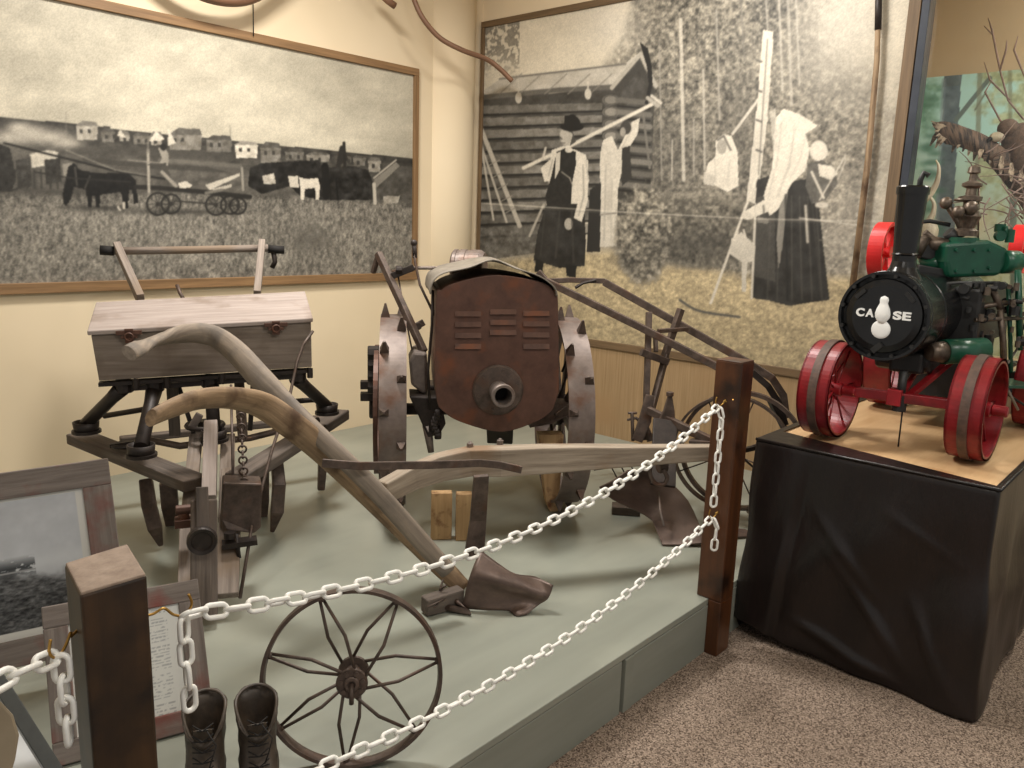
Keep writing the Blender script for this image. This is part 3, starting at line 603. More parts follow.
# ================================================================== covered table
tb=thing('display_table','table draped in creased black vinyl with a plywood top under the model engine','table',(3.4,.85,0))
X0,X1,Y0,Y1,TZ=2.82,4.18,.455,1.262,.78
mb=MB(); mb.box(((X0+X1)/2+.03,(Y0+Y1)/2,TZ-.012),(X1-X0-.07,Y1-Y0-.03,.022)); part('plywood_top',mb,'ply',tb,'light brown plywood top',bev=.002)
mb=MB(); mb.box(((X0+X1)/2+.03,(Y0+Y1)/2,TZ/2),(X1-X0-.1,Y1-Y0-.1,TZ-.04)); part('base',mb,'vinyl',tb)
def drape(u,v):
    # u along left side -> front -> right side ; v top->bottom
    per=[(X1,Y1),(X0,Y1),(X0,Y0),(X1,Y0)]; L1=X1-X0; L2=Y1-Y0; T=2*L1+L2; s=u*T
    rad=.02
    if s<L1: p=Vector((X1-s,Y1,0)); n=Vector((0,1,0))
    elif s<L1+L2: p=Vector((X0,Y1-(s-L1),0)); n=Vector((-1,0,0))
    else: p=Vector((X0+(s-L1-L2),Y0,0)); n=Vector((0,-1,0))
    # blend normals round the corners
    for cs,na,nb in((L1,Vector((0,1,0)),Vector((-1,0,0))),(L1+L2,Vector((-1,0,0)),Vector((0,-1,0)))):
        k=(s-cs)/.09
        if abs(k)<1: n=(na*(1-(k+1)/2)+nb*((k+1)/2)).normalized()
    w=v**1.1
    f=.007*math.sin(s*11+1.3*math.sin(s*5)+v*2.2)+.003*math.sin(s*27+v*3)
    for (qa,va,qb,vb,am) in((.25,.28,.50,.62,.012),(.30,.42,.62,.90,.014),(.46,.18,.74,.36,.008),(.20,.85,.60,.97,.016),(.60,.55,.76,.95,.012)):
        dq,dv=qb-qa,vb-va; tt=max(0,min(1,((s-L1-qa)*dq+(v-va)*dv)/(dq*dq+dv*dv))); dd=math.hypot(s-L1-qa-tt*dq,v-va-tt*dv); f+=am*math.exp(-(dd/.022)**2)*math.sin(math.pi*min(1,tt*.9+.05))
    f+=.022*(1/(1+math.exp((s-(L1+.20-.06*v))/.004)))*min(1,max(0,(s-L1)/.02))            # lapped edge near the left corner
    q=s-L1
    f+=.010*math.sin((q*1.2+v*1.0)*9)*math.exp(-((v-.5)/.4)**2)
    f+=.035*math.exp(-((s-(L1+L2-.03))/.10)**2)*w             # kicked-out corner
    out=.004+(.012+.012)*w+f*min(1,v*2.2+.05)
    if s<L1: out=max(.0,min(out,.004)) 
    hem=.002+.02*max(0,math.sin(q*6.1+.4))+ (.055 if q<.19 and q>0 else 0)*(1-abs(q-.0)/.19)+.02*max(0,(s-L1-L2)/.5 if s>L1+L2 else 0)
    z=TZ+.004-(TZ-hem)*v
    if v<=0: return p+Vector((0,0,TZ+.003))
    p=p+n*out; p.z=z; return p
mb=MB(); mb.grid(drape,300,60); part('drape',mb,'vinyl',tb,solid=.003,fix=False)
# rim of the drape folded over the plywood
mb=MB(); z=TZ+.004; 
A=[Vector((X0-.004,Y1+.002,z)),Vector((X0-.004,Y0-.004,z)),Vector((X0+.035,Y0+.02,z)),P(783,432,z=z)]
mb.prism(A,(0,0,.003)); mb.prism([A[0],A[3],Vector((X1,Y1-.02,z)),Vector((X1,Y1+.002,z))],(0,0,.003)); mb.prism([Vector((X0,Y0-.004,z)),Vector((X1,Y0-.004,z)),Vector((X1,Y0+.014,z)),Vector((X0+.02,Y0+.014,z))],(0,0,.003))
mb.tube([A[0],A[1],Vector((X1,Y0-.004,z))],.006,8); part('drape_rim',mb,'vinyl',tb)
# ================================================================== iron spoked wheel in front
def spoked(c,ax,R,up_ph=0,pairs=7,label='',name='iron_wheel',tilt=None):
    c=Vector(c); t=thing(name,label,'wheel',(c.x,c.y,PT)); d,u,v=basis(ax)
    mb=MB(); mb.lathe(c,ax,[(R-.009,-.018),(R,-.019),(R,.019),(R-.009,.018),(R-.012,.0)],72,closed=True,smooth=False); part('rim',mb,'iron',t,bev=.001)
    mb=MB()
    for s in(-1,1): mb.lathe(c,ax,[(.004,s*.046),(.036,s*.046),(.039,s*.041),(.036,s*.036),(.004,s*.036)],20,closed=True)
    mb.lathe(c,ax,[(.016,-.052),(.019,-.05),(.019,.05),(.016,.052),(.010,.052),(.010,-.052)],20,closed=True)
    for k in range(7):
        for s in(-1,1):
            a=2*math.pi*k/7+.2*s; mb.disc(c+u*(.027*math.cos(a))+v*(.027*math.sin(a))+d*(s*.049),ax,.006,.008,8)
    mb.tube([c+d*.045+u*.0,c+d*.06-v*.02,c+d*.055-v*.045],.006,8); part('hub',mb,'iron',t)
    for k in range(pairs):
        a=2*math.pi*k/pairs+up_ph; er=u*math.cos(a)+v*math.sin(a)
        for s in(-1,1):
            a2=a+s*.16; e2=u*math.cos(a2+s*.42)+v*math.sin(a2+s*.42); et=-u*math.sin(a)+v*math.cos(a)
            p0=c+e2*.034+d*(s*.041); p3=c+er*(R-.012)+et*(s*.004); pm=p0.lerp(p3,.45)+et*(s*.012)
            mb=MB(); mb.tube([p0,pm,p3],[.0042,.0045,.004],7); part('spoke',mb,'iron',t)
        mb=MB(); mb.disc(c+er*(R-.010),er,.009,.014,8); part('rivet',mb,'iron',t)
    return t
yw,tl,R=math.radians(40),math.radians(10),.222
ax=Vector((-math.sin(yw)*math.cos(tl),-math.cos(yw)*math.cos(tl),math.sin(tl)))
spoked((1.10,1.48,PT+R*math.cos(tl)+.002),ax,R,up_ph=.3,label='rusty iron wheel with paired thin spokes leaning at the front edge of the platform',name='spoked_wheel')
# ================================================================== leaning frames
def leaning(name,label,TL,TR,BR,BL,fw,fmat,inner,th=.025,hw=None):
    TL,TR,BR,BL=map(V3,(TL,TR,BR,BL)); t=thing(name,label,'picture frame',(BL+BR)/2)
    eu=(TR-TL).normalized(); ev=(TL-BL); ev=(ev-eu*ev.dot(eu)).normalized(); n=eu.cross(ev).normalized()
    if n.y>0: n=-n
    Wd=(TR-TL).length; Hh=(TL-BL).dot(ev); O=BL
    nm=0
    def bb(a,b_,w_):
        mb=MB(); mb.bar(a,b_,w_,th,up=n); part('frame_rail',mb,fmat,t,bev=.003)
    bb(O+ev*fw/2,O+eu*Wd+ev*fw/2,fw); bb(O+ev*(Hh-fw/2),O+eu*Wd+ev*(Hh-fw/2),fw)
    bb(O+eu*fw/2+ev*fw,O+eu*fw/2+ev*(Hh-fw),fw); bb(O+eu*(Wd-fw/2)+ev*fw,O+eu*(Wd-fw/2)+ev*(Hh-fw),fw)
    inner(t,O+eu*fw+ev*fw+n*.002,eu,ev,Wd-2*fw,Hh-2*fw,n); return t
def photo_inner(t,o,eu,ev,w,h,n):
    def pf(p):
        u,v=p.U/w,p.V/h; f=fbm(p.U*1000,p.V*1000,60,4,5); d=fbm(p.U*1000,p.V*2200,14,4,6)
        p.c=np.stack([186+(f-.5)*30]*3,1)+np.array([0,2,5])[None]
        g=np.clip((.50-.10*(u-.5)-v)*9+(f-.5)*2,0,1); p.mix(g,np.stack([88+(d-.5)*120-(v<.3)*14]*3,1))
        p.mix(np.exp(-(((v-.52)/.06)**2))*.6,np.array([205,207,208]))
        tr=((u<.66)&(v>.42)&(v<.60)&(d+f*.6>.70)); p.mix(np.clip((d*.6+f*.4-.40)*14,0,1)*np.clip(1-abs(v-.50)/.085,0,1)*(u<.66)*.9,np.array([48,50,52]))
        p.mix((abs(v-.475)<.008)&(u>.3)&(u<.66),np.array([150,150,150]))
        mw=.02/w; p.mix((v<.02/h)|(u>1-mw)|(v>1-.008/h),np.array([205,203,196]))
    canvas('photograph',o,eu,ev,w,h,.0022,pf,t,vm_photo)
vm_photo=vmat('glossy photograph',.25)
D=2.55
TRp=Q(109,458,D,20); BRp=Q(131,640,D-.12,20); TLp=Q(0,473,D,20); 
eu=(TRp-TLp).normalized(); TLp=TRp-eu*.56; s=(TRp-BRp)
BRp.z=max(BRp.z,PT+.002); leaning('barn_wood_frame','weathered red-flecked wooden frame holding a grey landscape photograph, behind the dark foreground post',TLp,TRp,BRp,BRp-eu*.56,.075,'barn',photo_inner)
def text_inner(t,o,eu,ev,w,h,n):
    def pf(p):
        u,v=p.U/w,p.V/h; p.c=np.full((len(u),3),222.)+np.array([0,0,-6])
        f=fbm(p.U*1000,p.V*1000,5,2,8); row=(np.floor(v*34)%1==0)&((v*34)%1<.42)&(((np.floor(v*34)).astype(int)%9)!=4)
        p.mix(row*(np.clip((f-.42)*8,0,1))*((u>.12)&(u<.88)),np.array([140,142,146]),.55)
        p.blob(0,0,1,1,(0,0,0),0)
    canvas('paper_sheet',o,eu,ev,w,h,.0022,pf,t,vm_photo)
TR2=P(190,580,z=.565); k=TR2
TRp=k; TLp=P(38,608,z=.565); eu=(TRp-TLp).normalized(); wd=.372
BR2=Vector((k.x-.03,k.y-.16,PT+.002)); TLp=k-eu*wd
def pxfit():
    pass
leaning('barn_wood_frame','small weathered wooden frame around a printed text sheet directly behind the dark post',TLp,TRp,BR2,BR2-eu*wd,.055,'barn',text_inner)
# ================================================================== boots
def boot(c,yaw,label):
    c=Vector(c); t=thing('leather_boot',label,'boot',c,'pair of old leather work boots'); R=Matrix.Rotation(yaw,3,'Z')
    # x = toe direction
    secs=[(-.075,.0,.030,.04),(0,0,0,0)]
    BZ=1.2
    S=[ # height z, x-center, rx (length half), ry (width half)
      (.022,.035,.125,.041),(.040,.036,.127,.044),(.060,.030,.118,.043),(.078,.012,.092,.041),(.095,-.012,.064,.040),(.115,-.026,.050,.040),(.140,-.032,.048,.042),(.165,-.035,.054,.044),(.185,-.037,.061,.047)]
    n=28; mb=MB(); vs=[];fs=[]
    for j,(z,xc,rx,ry) in enumerate(S):
        z=z*BZ
        for k in range(n):
            a=2*math.pi*k/n; e=1.25; x=xc+rx*math.copysign(abs(math.cos(a))**(.85),math.cos(a)); y=ry*math.copysign(abs(math.sin(a))**.9,math.sin(a))
            if x>.09: y*=1.05
            wr=.0022*math.sin(7*a+z*90)+(.002*math.sin(z*160) if .07<z<.15 else 0)
            zz=z+((-.012*math.cos(a)-.055*max(0,math.cos(a))**2) if j==len(S)-1 else (-.03*max(0,math.cos(a))**2 if j==len(S)-2 else 0))+(-.02*math.cos(a) if j in(3,4) else 0)
            vs.append(c+R@Vector((x+wr*math.cos(a),y+wr*math.sin(a),zz)))
    for j in range(len(S)-1):
        for k in range(n): fs.append((j*n+k,j*n+(k+1)%n,(j+1)*n+(k+1)%n,(j+1)*n+k))
    fs.append(tuple(range(n-1,-1,-1))); mb.add(vs,[tuple(v) for v in vs],fs,True)
    o=part('upper',mb,'leather',t,solid=.0035,fix=False)
    mb=MB(); pts=[]
    for k in range(n):
        a=2*math.pi*k/n; x=.033+.133*math.copysign(abs(math.cos(a))**.85,math.cos(a)); y=.046*math.copysign(abs(math.sin(a))**.9,math.sin(a)); 
        if -.02<x<.04: y*=.8
        pts.append(c+R@Vector((x,y,0.006)))
    mb.prism(pts,(0,0,.016)); part('sole',mb,'inside',t,bev=.003)
    mb=MB(); mb.prism([c+R@Vector(q) for q in((-.098,-.036,0),(-.03,-.038,0),(-.03,.038,0),(-.098,.036,0))],(0,0,.014)); part('heel',mb,'inside',t,bev=.003)
    mb=MB(); mb.tube([c+R@Vector((-.036+.055*math.cos(2*math.pi*k/24),.046*math.sin(2*math.pi*k/24),.223-.012*math.cos(2*math.pi*k/24)-.055*max(0,math.cos(2*math.pi*k/24))**2)) for k in range(25)],.004,8,cap=False); part('collar',mb,'leather',t)
    mb=MB()
    mb.prism([c+R@Vector(q) for q in((.008,-.018,.14),(.008,.018,.14),(.014,.020,.20),(.014,-.020,.20))],R@Vector((.004,0,0))); part('tongue',mb,'leather',t)
    mb=MB()
    for i in range(5):
        z=.112+i*.021; xa=.052-i*.0085
        for s in(-1,1): mb.tube([c+R@Vector((xa-.008,-s*.022,z)),c+R@Vector((xa+.006,0,z+.006)),c+R@Vector((xa-.010,s*.022,z+.013))],.0016,6)
    mb.tube([c+R@Vector(q) for q in((.024,.01,.20),(.05,.03,.18),(.06,.02,.15),(.05,.012,.12))],.0016,6); part('laces',mb,'inside',t)
    return t
b1=P(203,718,z=.435); b2=P(257,712,z=.435)
boot((b1.x,b1.y,PT),math.radians(-122),'left of the two worn leather boots beside the dark foreground post')
boot((b2.x,b2.y,PT),math.radians(-118),'right of the two worn leather boots, nearest the spoked iron wheel')
# ================================================================== bottom-left corner pieces
t=thing('metal_bar','dark grey metal bar slanting down at the lower left edge','bar',P(88,825,z=PT)); mb=MB(); a=P(-25,645,z=.55); b2=P(88,825,z=PT+.02)
mb.bar(a,b2,.03,.055,up=(0,1,0)); part('bar',mb,'slate',t,bev=.002)
mb=MB(); q=[P(a,b_,z=PT+.008) for a,b_ in((-10,672),(60,790),(40,850),(-60,850),(-60,720))]; mb.prism(q,(0,0,-.006)); solo('white_board',mb,'enamelwhite','pale sheet lying under the slanting metal bar at lower left','board')
mb=MB(); cc=[Q(a,b_,1.15,20) for a,b_ in((-40,690),(0,700),(14,715),(20,735),(16,760),(4,800),(-60,830))]; mb.prism(cc,(0,.03,-.012)); t=thing('sign_stand','tan rounded panel of a floor stand at the lower left corner','stand',(.05,1.0,0)); part('panel',mb,'label',t,bev=.004); a=(cc[0]+cc[-1])/2+Vector((0,.03,0)); a=Vector((a.x+.03,a.y-.002,a.z)); mb=MB(); mb.tube([a,Vector((a.x,a.y,.02))],.018,12); mb.disc(Vector((a.x,a.y,.012)),(0,0,1),.14,.02,24); part('pole',mb,'slate',t)
# ================================================================== wooden-beam walking plow
pl=thing('walking_plow','wooden-beam walking plow with curved wooden handles and small dark steel share beside the tractor','plow',P(500,600,z=PT))
b0=P(383,492,z=.60); b1=P(440,467,z=.655); b2=P(500,461,z=.675); b3=P(580,457,z=.675); b4=P(715,452,z=.66)
b0.y+=.0
def loft(mb,secs,up=(0,0,1)):
    "secs: (point,width,height)"; n=len(secs)
    for i in range(n-1):
        pass
    vs=[];gs=[];fs=[];l=0
    for i,(p,w,h) in enumerate(secs):
        p=V3(p); d=(V3(secs[min(i+1,n-1)][0])-V3(secs[max(i-1,0)][0])); _,u,v=basis(d,up)
        if i: l+=(p-V3(secs[i-1][0])).length
        for a,b_ in((-1,-1),(1,-1),(1,1),(-1,1)): vs.append(p+u*(a*w/2)+v*(b_*h/2)); gs.append((l,a*w/2,b_*h/2))
    for i in range(n-1):
        for k in range(4): a=i*4+k; c=i*4+(k+1)%4; fs.append((a,a+4,c+4,c))
    fs+= [(3,2,1,0),(4*n-4,4*n-3,4*n-2,4*n-1)]
    return mb.add(vs,gs,fs)
mb=MB(); loft(mb,[(b0,.055,.078),(P(412,477,z=.625),.06,.088),(b1,.065,.098),(P(470,461,z=.67),.07,.104),(b2,.07,.108),(P(540,459,z=.676),.07,.105),(b3,.068,.094),(P(640,455,z=.668),.062,.078),(b4,.055,.058)])
part('beam',mb,'beam',pl,bev=.006)
def dz(p): return 800/(p.x*.746+p.y*.666)
def wood_handle(pts,m,lab=None,name='handle',flat=.62,seg=14):
    "pts: px,py,z,width px (seen)"
    c=curve(pts,5); path=[];rs=[]
    for (a,b_,z,w) in c:
        p=P(a,b_,z=z); path.append(p); rs.append(w/dz(p)/2)
    mb=MB(); mb.tube(path,rs,seg,flat=flat,up=(.6,.75,0)); 
    return part(name,mb,m,pl,lab)
# the tube's wide side faces up/down along the picture, so 'flat' squeezes it toward the viewer
HA=[(151,418,1.06,19),(172,408,1.055,22),(200,399,1.045,23),(232,398,1.02,25),(262,405,.97,29),(290,424,.90,30),(320,448,.80,29),(352,478,.68,27),(400,525,.49,25),(440,565,.34,23),(464,589,.26,19)]
HB=[(129,353,1.15,17),(150,343,1.145,19),(180,334,1.13,20),(210,335,1.11,22),(235,351,1.07,25),(262,380,1.00,26),(290,408,.92,22),(330,446,.82,20),(375,490,.68,20),(420,540,.50,20),(448,572,.38,18)]
wood_handle(HA,'handle','rounded brown wooden handle'); wood_handle(HB,'handle2','greyer wooden handle behind')
# iron brace from the near handle to the beam
q=[P(322,463,z=.79),P(360,466,z=.775),P(430,465,z=.745),P(480,463,z=.72),P(500,465,z=.705),P(522,470,z=.69)]
mb=MB(); loft(mb,[(a,.008,.028) for a in q],up=(0,0,1)); part('brace',mb,'iron',pl,bev=.003)
for (a,b_,z) in((375,461,.775),(465,461,.74)):
    pass
for a,b_ in((470,446),(500,443)):
    mb=MB(); p=P(a,b_,z=.725); mb.disc(p,(0,0,1),.013,.022,6); mb.disc(p-Vector((0,0,.012)),(0,0,1),.022,.004,12); mb.tube([p-Vector((0,0,.05)),p+Vector((0,0,.018))],.006,8); part('bolt',mb,'ironlight',pl)
# standard and share
s0=P(481,486,z=.62); s1=P(478,520,z=.47); s2=P(474,556,z=.33)
s0.z+=.04
mb=MB(); loft(mb,[(s0,.018,.055),(s1,.018,.062),(s2,.018,.075)],up=(.8,-.5,0)); part('standard',mb,'iron',pl,bev=.003)
def PZ(l): return [P(a,b_,z=z) for a,b_,z in l]
# moldboard and share: curved sheet
rows=[PZ([(480,550,.41),(497,563,.375),(515,574,.345),(535,577,.325),(553,585,.315)]),
      PZ([(472,570,.36),(495,580,.335),(520,588,.305),(540,594,.285),(549,597,.275)]),
      PZ([(467,585,.31),(492,592,.285),(517,598,.262),(533,602,.25),(540,604,.245)]),
      PZ([(462,608,.225),(485,610,.222),(508,611,.22),(516,616,.218),(526,615,.217)])]
def surf(rows,nu=14,nv=12,bul=.0,nrm=(0,0,0)):
    cols=[curve([tuple(p) for p in r],4) for r in rows]
    n=len(cols[0]); full=[curve([c[i] for c in cols],4) for i in range(n)]
    return full
def sheet(mb,rows):
    f=surf(rows); nu=len(f); nv=len(f[0]); vs=[];gs=[];fs=[]
    for i in range(nu):
        for j in range(nv): vs.append(f[i][j]); gs.append((i*.02,j*.02,0))
    for i in range(nu-1):
        for j in range(nv-1): a=i*nv+j; fs.append((a,a+1,a+nv+1,a+nv))
    return mb.add(vs,gs,fs,True)
mb=MB(); sheet(mb,rows); part('share',mb,'share',pl,'dark steel share with a pointed wing',solid=.008)
mb=MB(); a=P(424,606,z=.25); b_=P(461,596,z=.25); loft(mb,[(a,.05,.06),(b_,.05,.07)]); part('heel_block',mb,'darkgray',pl,bev=.006)
mb=MB(); mb.torus(P(434,603,z=.262),P(434,603,z=.26)-Vector((0,0,H)),.014,.003,16,6); mb.tube([P(428,606,z=.25)+Vector((-.02,-.02,.01)),P(445,598,z=.26)+Vector((-.02,-.02,.01))],.003,6); mb.tube(PZ([(446,585,.31),(440,590,.29),(443,580,.31)]),.004,6); part('iron_clip',mb,'iron',pl)
mb=MB(); mb.tube([P(440,606,z=.235),P(470,612,z=.228),P(455,600,z=.25)],.012,8); part('landside',mb,'iron',pl)
# ================================================================== old garden tractor
A=40; fw=Vector((math.sin(math.radians(A)),math.cos(math.radians(A)),0)); rt=Vector((fw.y,-fw.x,0)); UP=Vector((0,0,1))
tr=thing('garden_tractor','rusty old garden tractor with steel lug wheels and a louvred hood','tractor',(2.72,2.62,PT))
def T(a,b_,D): return Q(a,b_,D,A)
HD=3.28
out=[T(a,b_,HD) for a,b_ in((436,392),(436,300),(441,290),(458,282),(497,275),(541,282),(554,291),(558,300),(559,392),(553,410),(538,421),(503,432),(466,424),(444,412))]
# slightly domed front: prism with bevel
out=[Vector(q) for q in curve([tuple(q) for q in out[9:]+out[:9]],4)]; mb=MB(); mb.prism(out,fw*.50); part('hood',mb,'rust',tr,'rusty rectangular hood with rows of louvres',bev=.012)
# louvres
mb=MB(); z0=1
for cx,ys in(((468),(316,326.5,337.5,348.5)),(503,(314,324.5,334.5)),(536,(315.5,326,337,348.5))):
    for y in ys:
        a=T(cx-13,y,HD-.001); b_=T(cx+13,y,HD-.001); h=Vector((0,0,.020)); o=-fw*.013
        vs=[a,b_,b_+h,a+h,a+o,b_+o]; mb.add(vs,[(v.x,v.y,v.z) for v in vs],[(0,1,5,4),(4,5,2,3),(0,4,3),(1,2,5)])
part('louvres',mb,'rust',tr)
# hood rim lip
fc=T(498,390,HD-.004)
mb=MB(); mb.lathe(fc,-fw,[(.03,-.004),(.108,-.004),(.108,.004),(.100,.010),(.06,.012),(.03,.012)],40,closed=True)
for k in range(6):
    a=k*math.pi/3+.3; mb.disc(fc+rt*(.085*math.cos(a))+UP*(.085*math.sin(a))-fw*.012,fw,.007,.008,6)
part('flange',mb,'iron',tr)
mb=MB(); mb.lathe(fc-fw*.0,-fw+rt*.04+UP*.02,[(.038,0),(.042,.02),(.042,.11),(.046,.112),(.049,.12),(.049,.135),(.046,.14),(.036,.14),(.034,.135),(.034,.0)],28,closed=True); part('exhaust_pipe',mb,'ironlight',tr,'short open pipe stub')
mb=MB(); mb.disc(fc-fw*.03,fw,.034,.01,20); part('pipe_inside',mb,'inside',tr)
# crumpled top sheet, longer than the hood to the back-left
rows=[]
for k,(D,dz_) in enumerate(((HD-.03,0),(HD+.12,.004),(HD+.28,.006),(HD+.44,0),(HD+.60,-.004))):
    pr=[(-.272,-.075),(-.262,-.022),(-.22,.012),(-.12,.036),(-.02,.060+.012*(k==0)),(.07,.042),(.17,.008),(.235,-.025),(.25,-.07)]
    c=T(497,275,HD); rows.append([c+rt*a+UP*(b_-.012+dz_+random.uniform(-.006,.006))+fw*(D-HD) for a,b_ in pr])
mb=MB(); sheet(mb,rows); part('hood_cover',mb,'sheet',tr,'dusty grey crumpled top sheet',solid=.005)
# ribbed cylinder standing behind the hood
mb=MB(); c=T(487,267,3.95); mb.lathe(c-rt*.10+UP*.0,rt*.9-fw*.3,[(.0001,-.07),(.07,-.07),(.082,-.06),(.082,-.045),(.078,-.043),(.078,-.03),(.083,-.028),(.083,.0),(.079,.002),(.079,.02),(.083,.022),(.083,.07),(.07,.09),(.0001,.09)],32,smooth=False); part('air_cleaner',mb,'lugsteel',tr,'ribbed grey drum behind the hood')
mb=MB(); mb.tube([c-UP*.30,c-UP*.05],.03,12); part('stem',mb,'irondark',tr)
# engine, gearbox and frame under and behind the hood
mb=MB(); g=fc+fw*.55
for (dx,dy,dz_,sx,sy,sz) in((.03,.16,-.05,.30,.5,.16),(0,.3,.02,.26,.4,.3),(0,.45,-.16,.6,.16,.14)):
    c=fc+rt*dx+fw*(.15+dy)+UP*dz_; mb.bar(c-fw*sy/2,c+fw*sy/2,sx,sz,up=UP)
part('engine',mb,'irondark',tr,bev=.012)
mb=MB(); q=[T(414,352,3.45),T(427,353,3.45),T(428,391,3.45),T(424,395,3.45),T(411,385,3.45),T(409,362,3.45)]; mb.prism(q,fw*.22); part('side_housing',mb,'ironlight',tr,'greyish side housing',bev=.012)
mb=MB(); q=[T(409,396,3.4),T(440,398,3.4),T(446,424,3.4),T(440,434,3.4),T(428,438,3.4),T(418,415,3.4)]; mb.prism(q,fw*.16)
for k in range(7): mb.disc(T(436+2*math.cos(k),414+k*3.4,3.40),rt,.024,.03,7)
part('gear_casting',mb,'irondark',tr,bev=.006)
mb=MB(); mb.tube([T(427,425,3.42),T(431,452,3.42)],[.022,.014],10); part('peg',mb,'ironlight',tr)
mb=MB(); q=[T(540,400,3.42),T(573,405,3.5),T(570,415,3.5),T(552,424,3.42),T(530,428,3.4)]; mb.prism(q,fw*.12); mb.tube([T(555,415,3.45),T(568,404,3.5),T(574,420,3.5),T(580,440,3.5)],.008,8); part('axle_bracket',mb,'iron',tr,bev=.006)
# wheels
wc=[Vector((2.35,2.837,0)),Vector((2.955,2.315,0))]; WR=.472
for i,c in enumerate(wc):
    c=c.copy(); c.z=PT+WR+.001; 
    mb=MB(); w=.092; mb.ring(c,rt,WR-.03,WR-.042,w*1.25,144); wh=part('wheel',mb,'lugsteel',tr,'steel lug wheel')
    # children of wheel: lugs, spokes, hub
    nl=20
    for k in range(nl):
        a=2*math.pi*k/nl+.12; er=fw*math.cos(a)+UP*math.sin(a); et=-fw*math.sin(a)+UP*math.cos(a)
        side=(-1 if k%2 else 1)*.036; p=c+rt*side+er*(WR-.031); mb=MB()
        if math.sin(a)<-.93: hl=.028
        else: hl=.062 if math.sin(a)>.6 else .048
        q=[p+rt*.020+et*.016,p-rt*.020+et*.016,p-rt*.020-et*.016,p+rt*.020-et*.016]; tip=[p+er*hl+rt*.004+et*.004,p+er*hl-rt*.004+et*.004,p+er*hl-rt*.004-et*.004,p+er*hl+rt*.004-et*.004]
        mb.add(q+tip,[(v.x,v.y,v.z) for v in q+tip],[(0,1,2,3),(4,7,6,5),(0,4,5,1),(1,5,6,2),(2,6,7,3),(3,7,4,0)]); part('lug',mb,'iron',wh)
    for k in range(8):
        a=2*math.pi*k/8+.2; er=fw*math.cos(a)+UP*math.sin(a); mb=MB(); et=rt.cross(er); mb.bar(c+er*.05,c+er*(WR-.038),.012,.034,up=et); part('spoke',mb,'iron',wh)
    mb=MB(); o=-rt if i==0 else rt; mb.disc(c,rt,.075,.06,20,.006); mb.disc(c+o*.06,rt,.045,.10,16,.006)
    if i==0:
        mb.bar(c+o*.07+UP*.115,c+o*.15+UP*.115,.05,.035,up=UP); mb.bar(c+o*.07+UP*.06,c+o*.15+UP*.06,.05,.035,up=UP)
        for k in range(4): mb.disc(c+o*.085+UP*(.12+.05*k)+fw*-.05,rt,.035,.06,8,.004)
    mb.tube([c-o*.03,c-o*.26],.028,12); part('hub',mb,'irondark',wh)
# rust segment along outer left of left wheel
mb=MB(); c=wc[0].copy(); c.z=PT+WR; vs=[]
mb.ring(c-rt*.075,rt,.30,.27,.02,48); part('inner_ring',mb,'rust',tr)
# levers
def lever(pts,r,m='iron',name='lever',seg=8,lab=None):
    p=[T(*q) for q in pts]; mb=MB(); mb.tube(p,r,seg); return part(name,mb,m,tr,lab)
a=[T(378,253,3.75),T(424,352,3.5)]; mb=MB(); mb.bar(a[0],a[1],.03,.03); mb.bar(T(379,253,3.75),T(373,273,3.78),.022,.02); part('lever',mb,'iron',tr,'long lever with a bent top',bev=.004)
lever([(414,243,3.7),(415,262,3.68),(420,285,3.66),(432,310,3.6)],.006); mb=MB(); mb.sphere(T(414,243,3.7),.016); mb.tube([T(414,243,3.7),T(415,258,3.69)],.011,10); part('lever_knob',mb,'irondark',tr)
lever([(392,272,3.7),(412,268,3.7),(455,268,3.7)],.008,name='cross_rod',m='ironlight'); mb=MB(); mb.bar(T(392,276,3.69),T(414,267,3.69),.03,.03); mb.disc(T(399,270,3.68),rt,.02,.03,8); part('clamp',mb,'irondark',tr,bev=.003)
lever([(398,275,3.7),(404,310,3.62),(412,350,3.5)],.004,name='control_rod'); lever([(433,290,3.4),(432,325,3.4),(428,370,3.38),(430,410,3.36)],.006,name='control_rod',m='irondark'); lever([(433,313,3.42),(438,313,3.42)],.014,name='control_rod',m='irondark')
mb=MB(); mb.disc(T(418,326,3.58),fw,.018,.02,10); mb.bar(T(410,330,3.58),T(424,322,3.58),.014,.03); part('clamp',mb,'iron',tr,bev=.003)
# rear spokes / small wheel glimpsed under the right side
mb=MB(); mb.tube([T(548,400,3.7),T(553,440,3.75),T(549,475,3.8)],.008,8); mb.tube([T(562,372,3.6),T(575,340,3.6),T(572,335,3.6)],.006,6); mb.tube([T(558,400,3.6),T(572,362,3.6)],.006,6); part('brace_rod',mb,'irondark',tr)
mb=MB(); mb.bar(T(500,425,3.42),T(500,440,3.6),.12,.04,up=UP); part('belly_plate',mb,'irondark',tr,bev=.006)
# bottom frame down to blocks: supports
mb=MB(); c=P(578,505,z=PT); mb.prism([T(566,462,3.5),T(589,462,3.5),T(588,478,3.5),T(580,484,3.5),T(576,500,3.5),T(570,500,3.5),T(564,480,3.5)],fw*.04); part('hanging_plate',mb,'iron',tr,bev=.003)
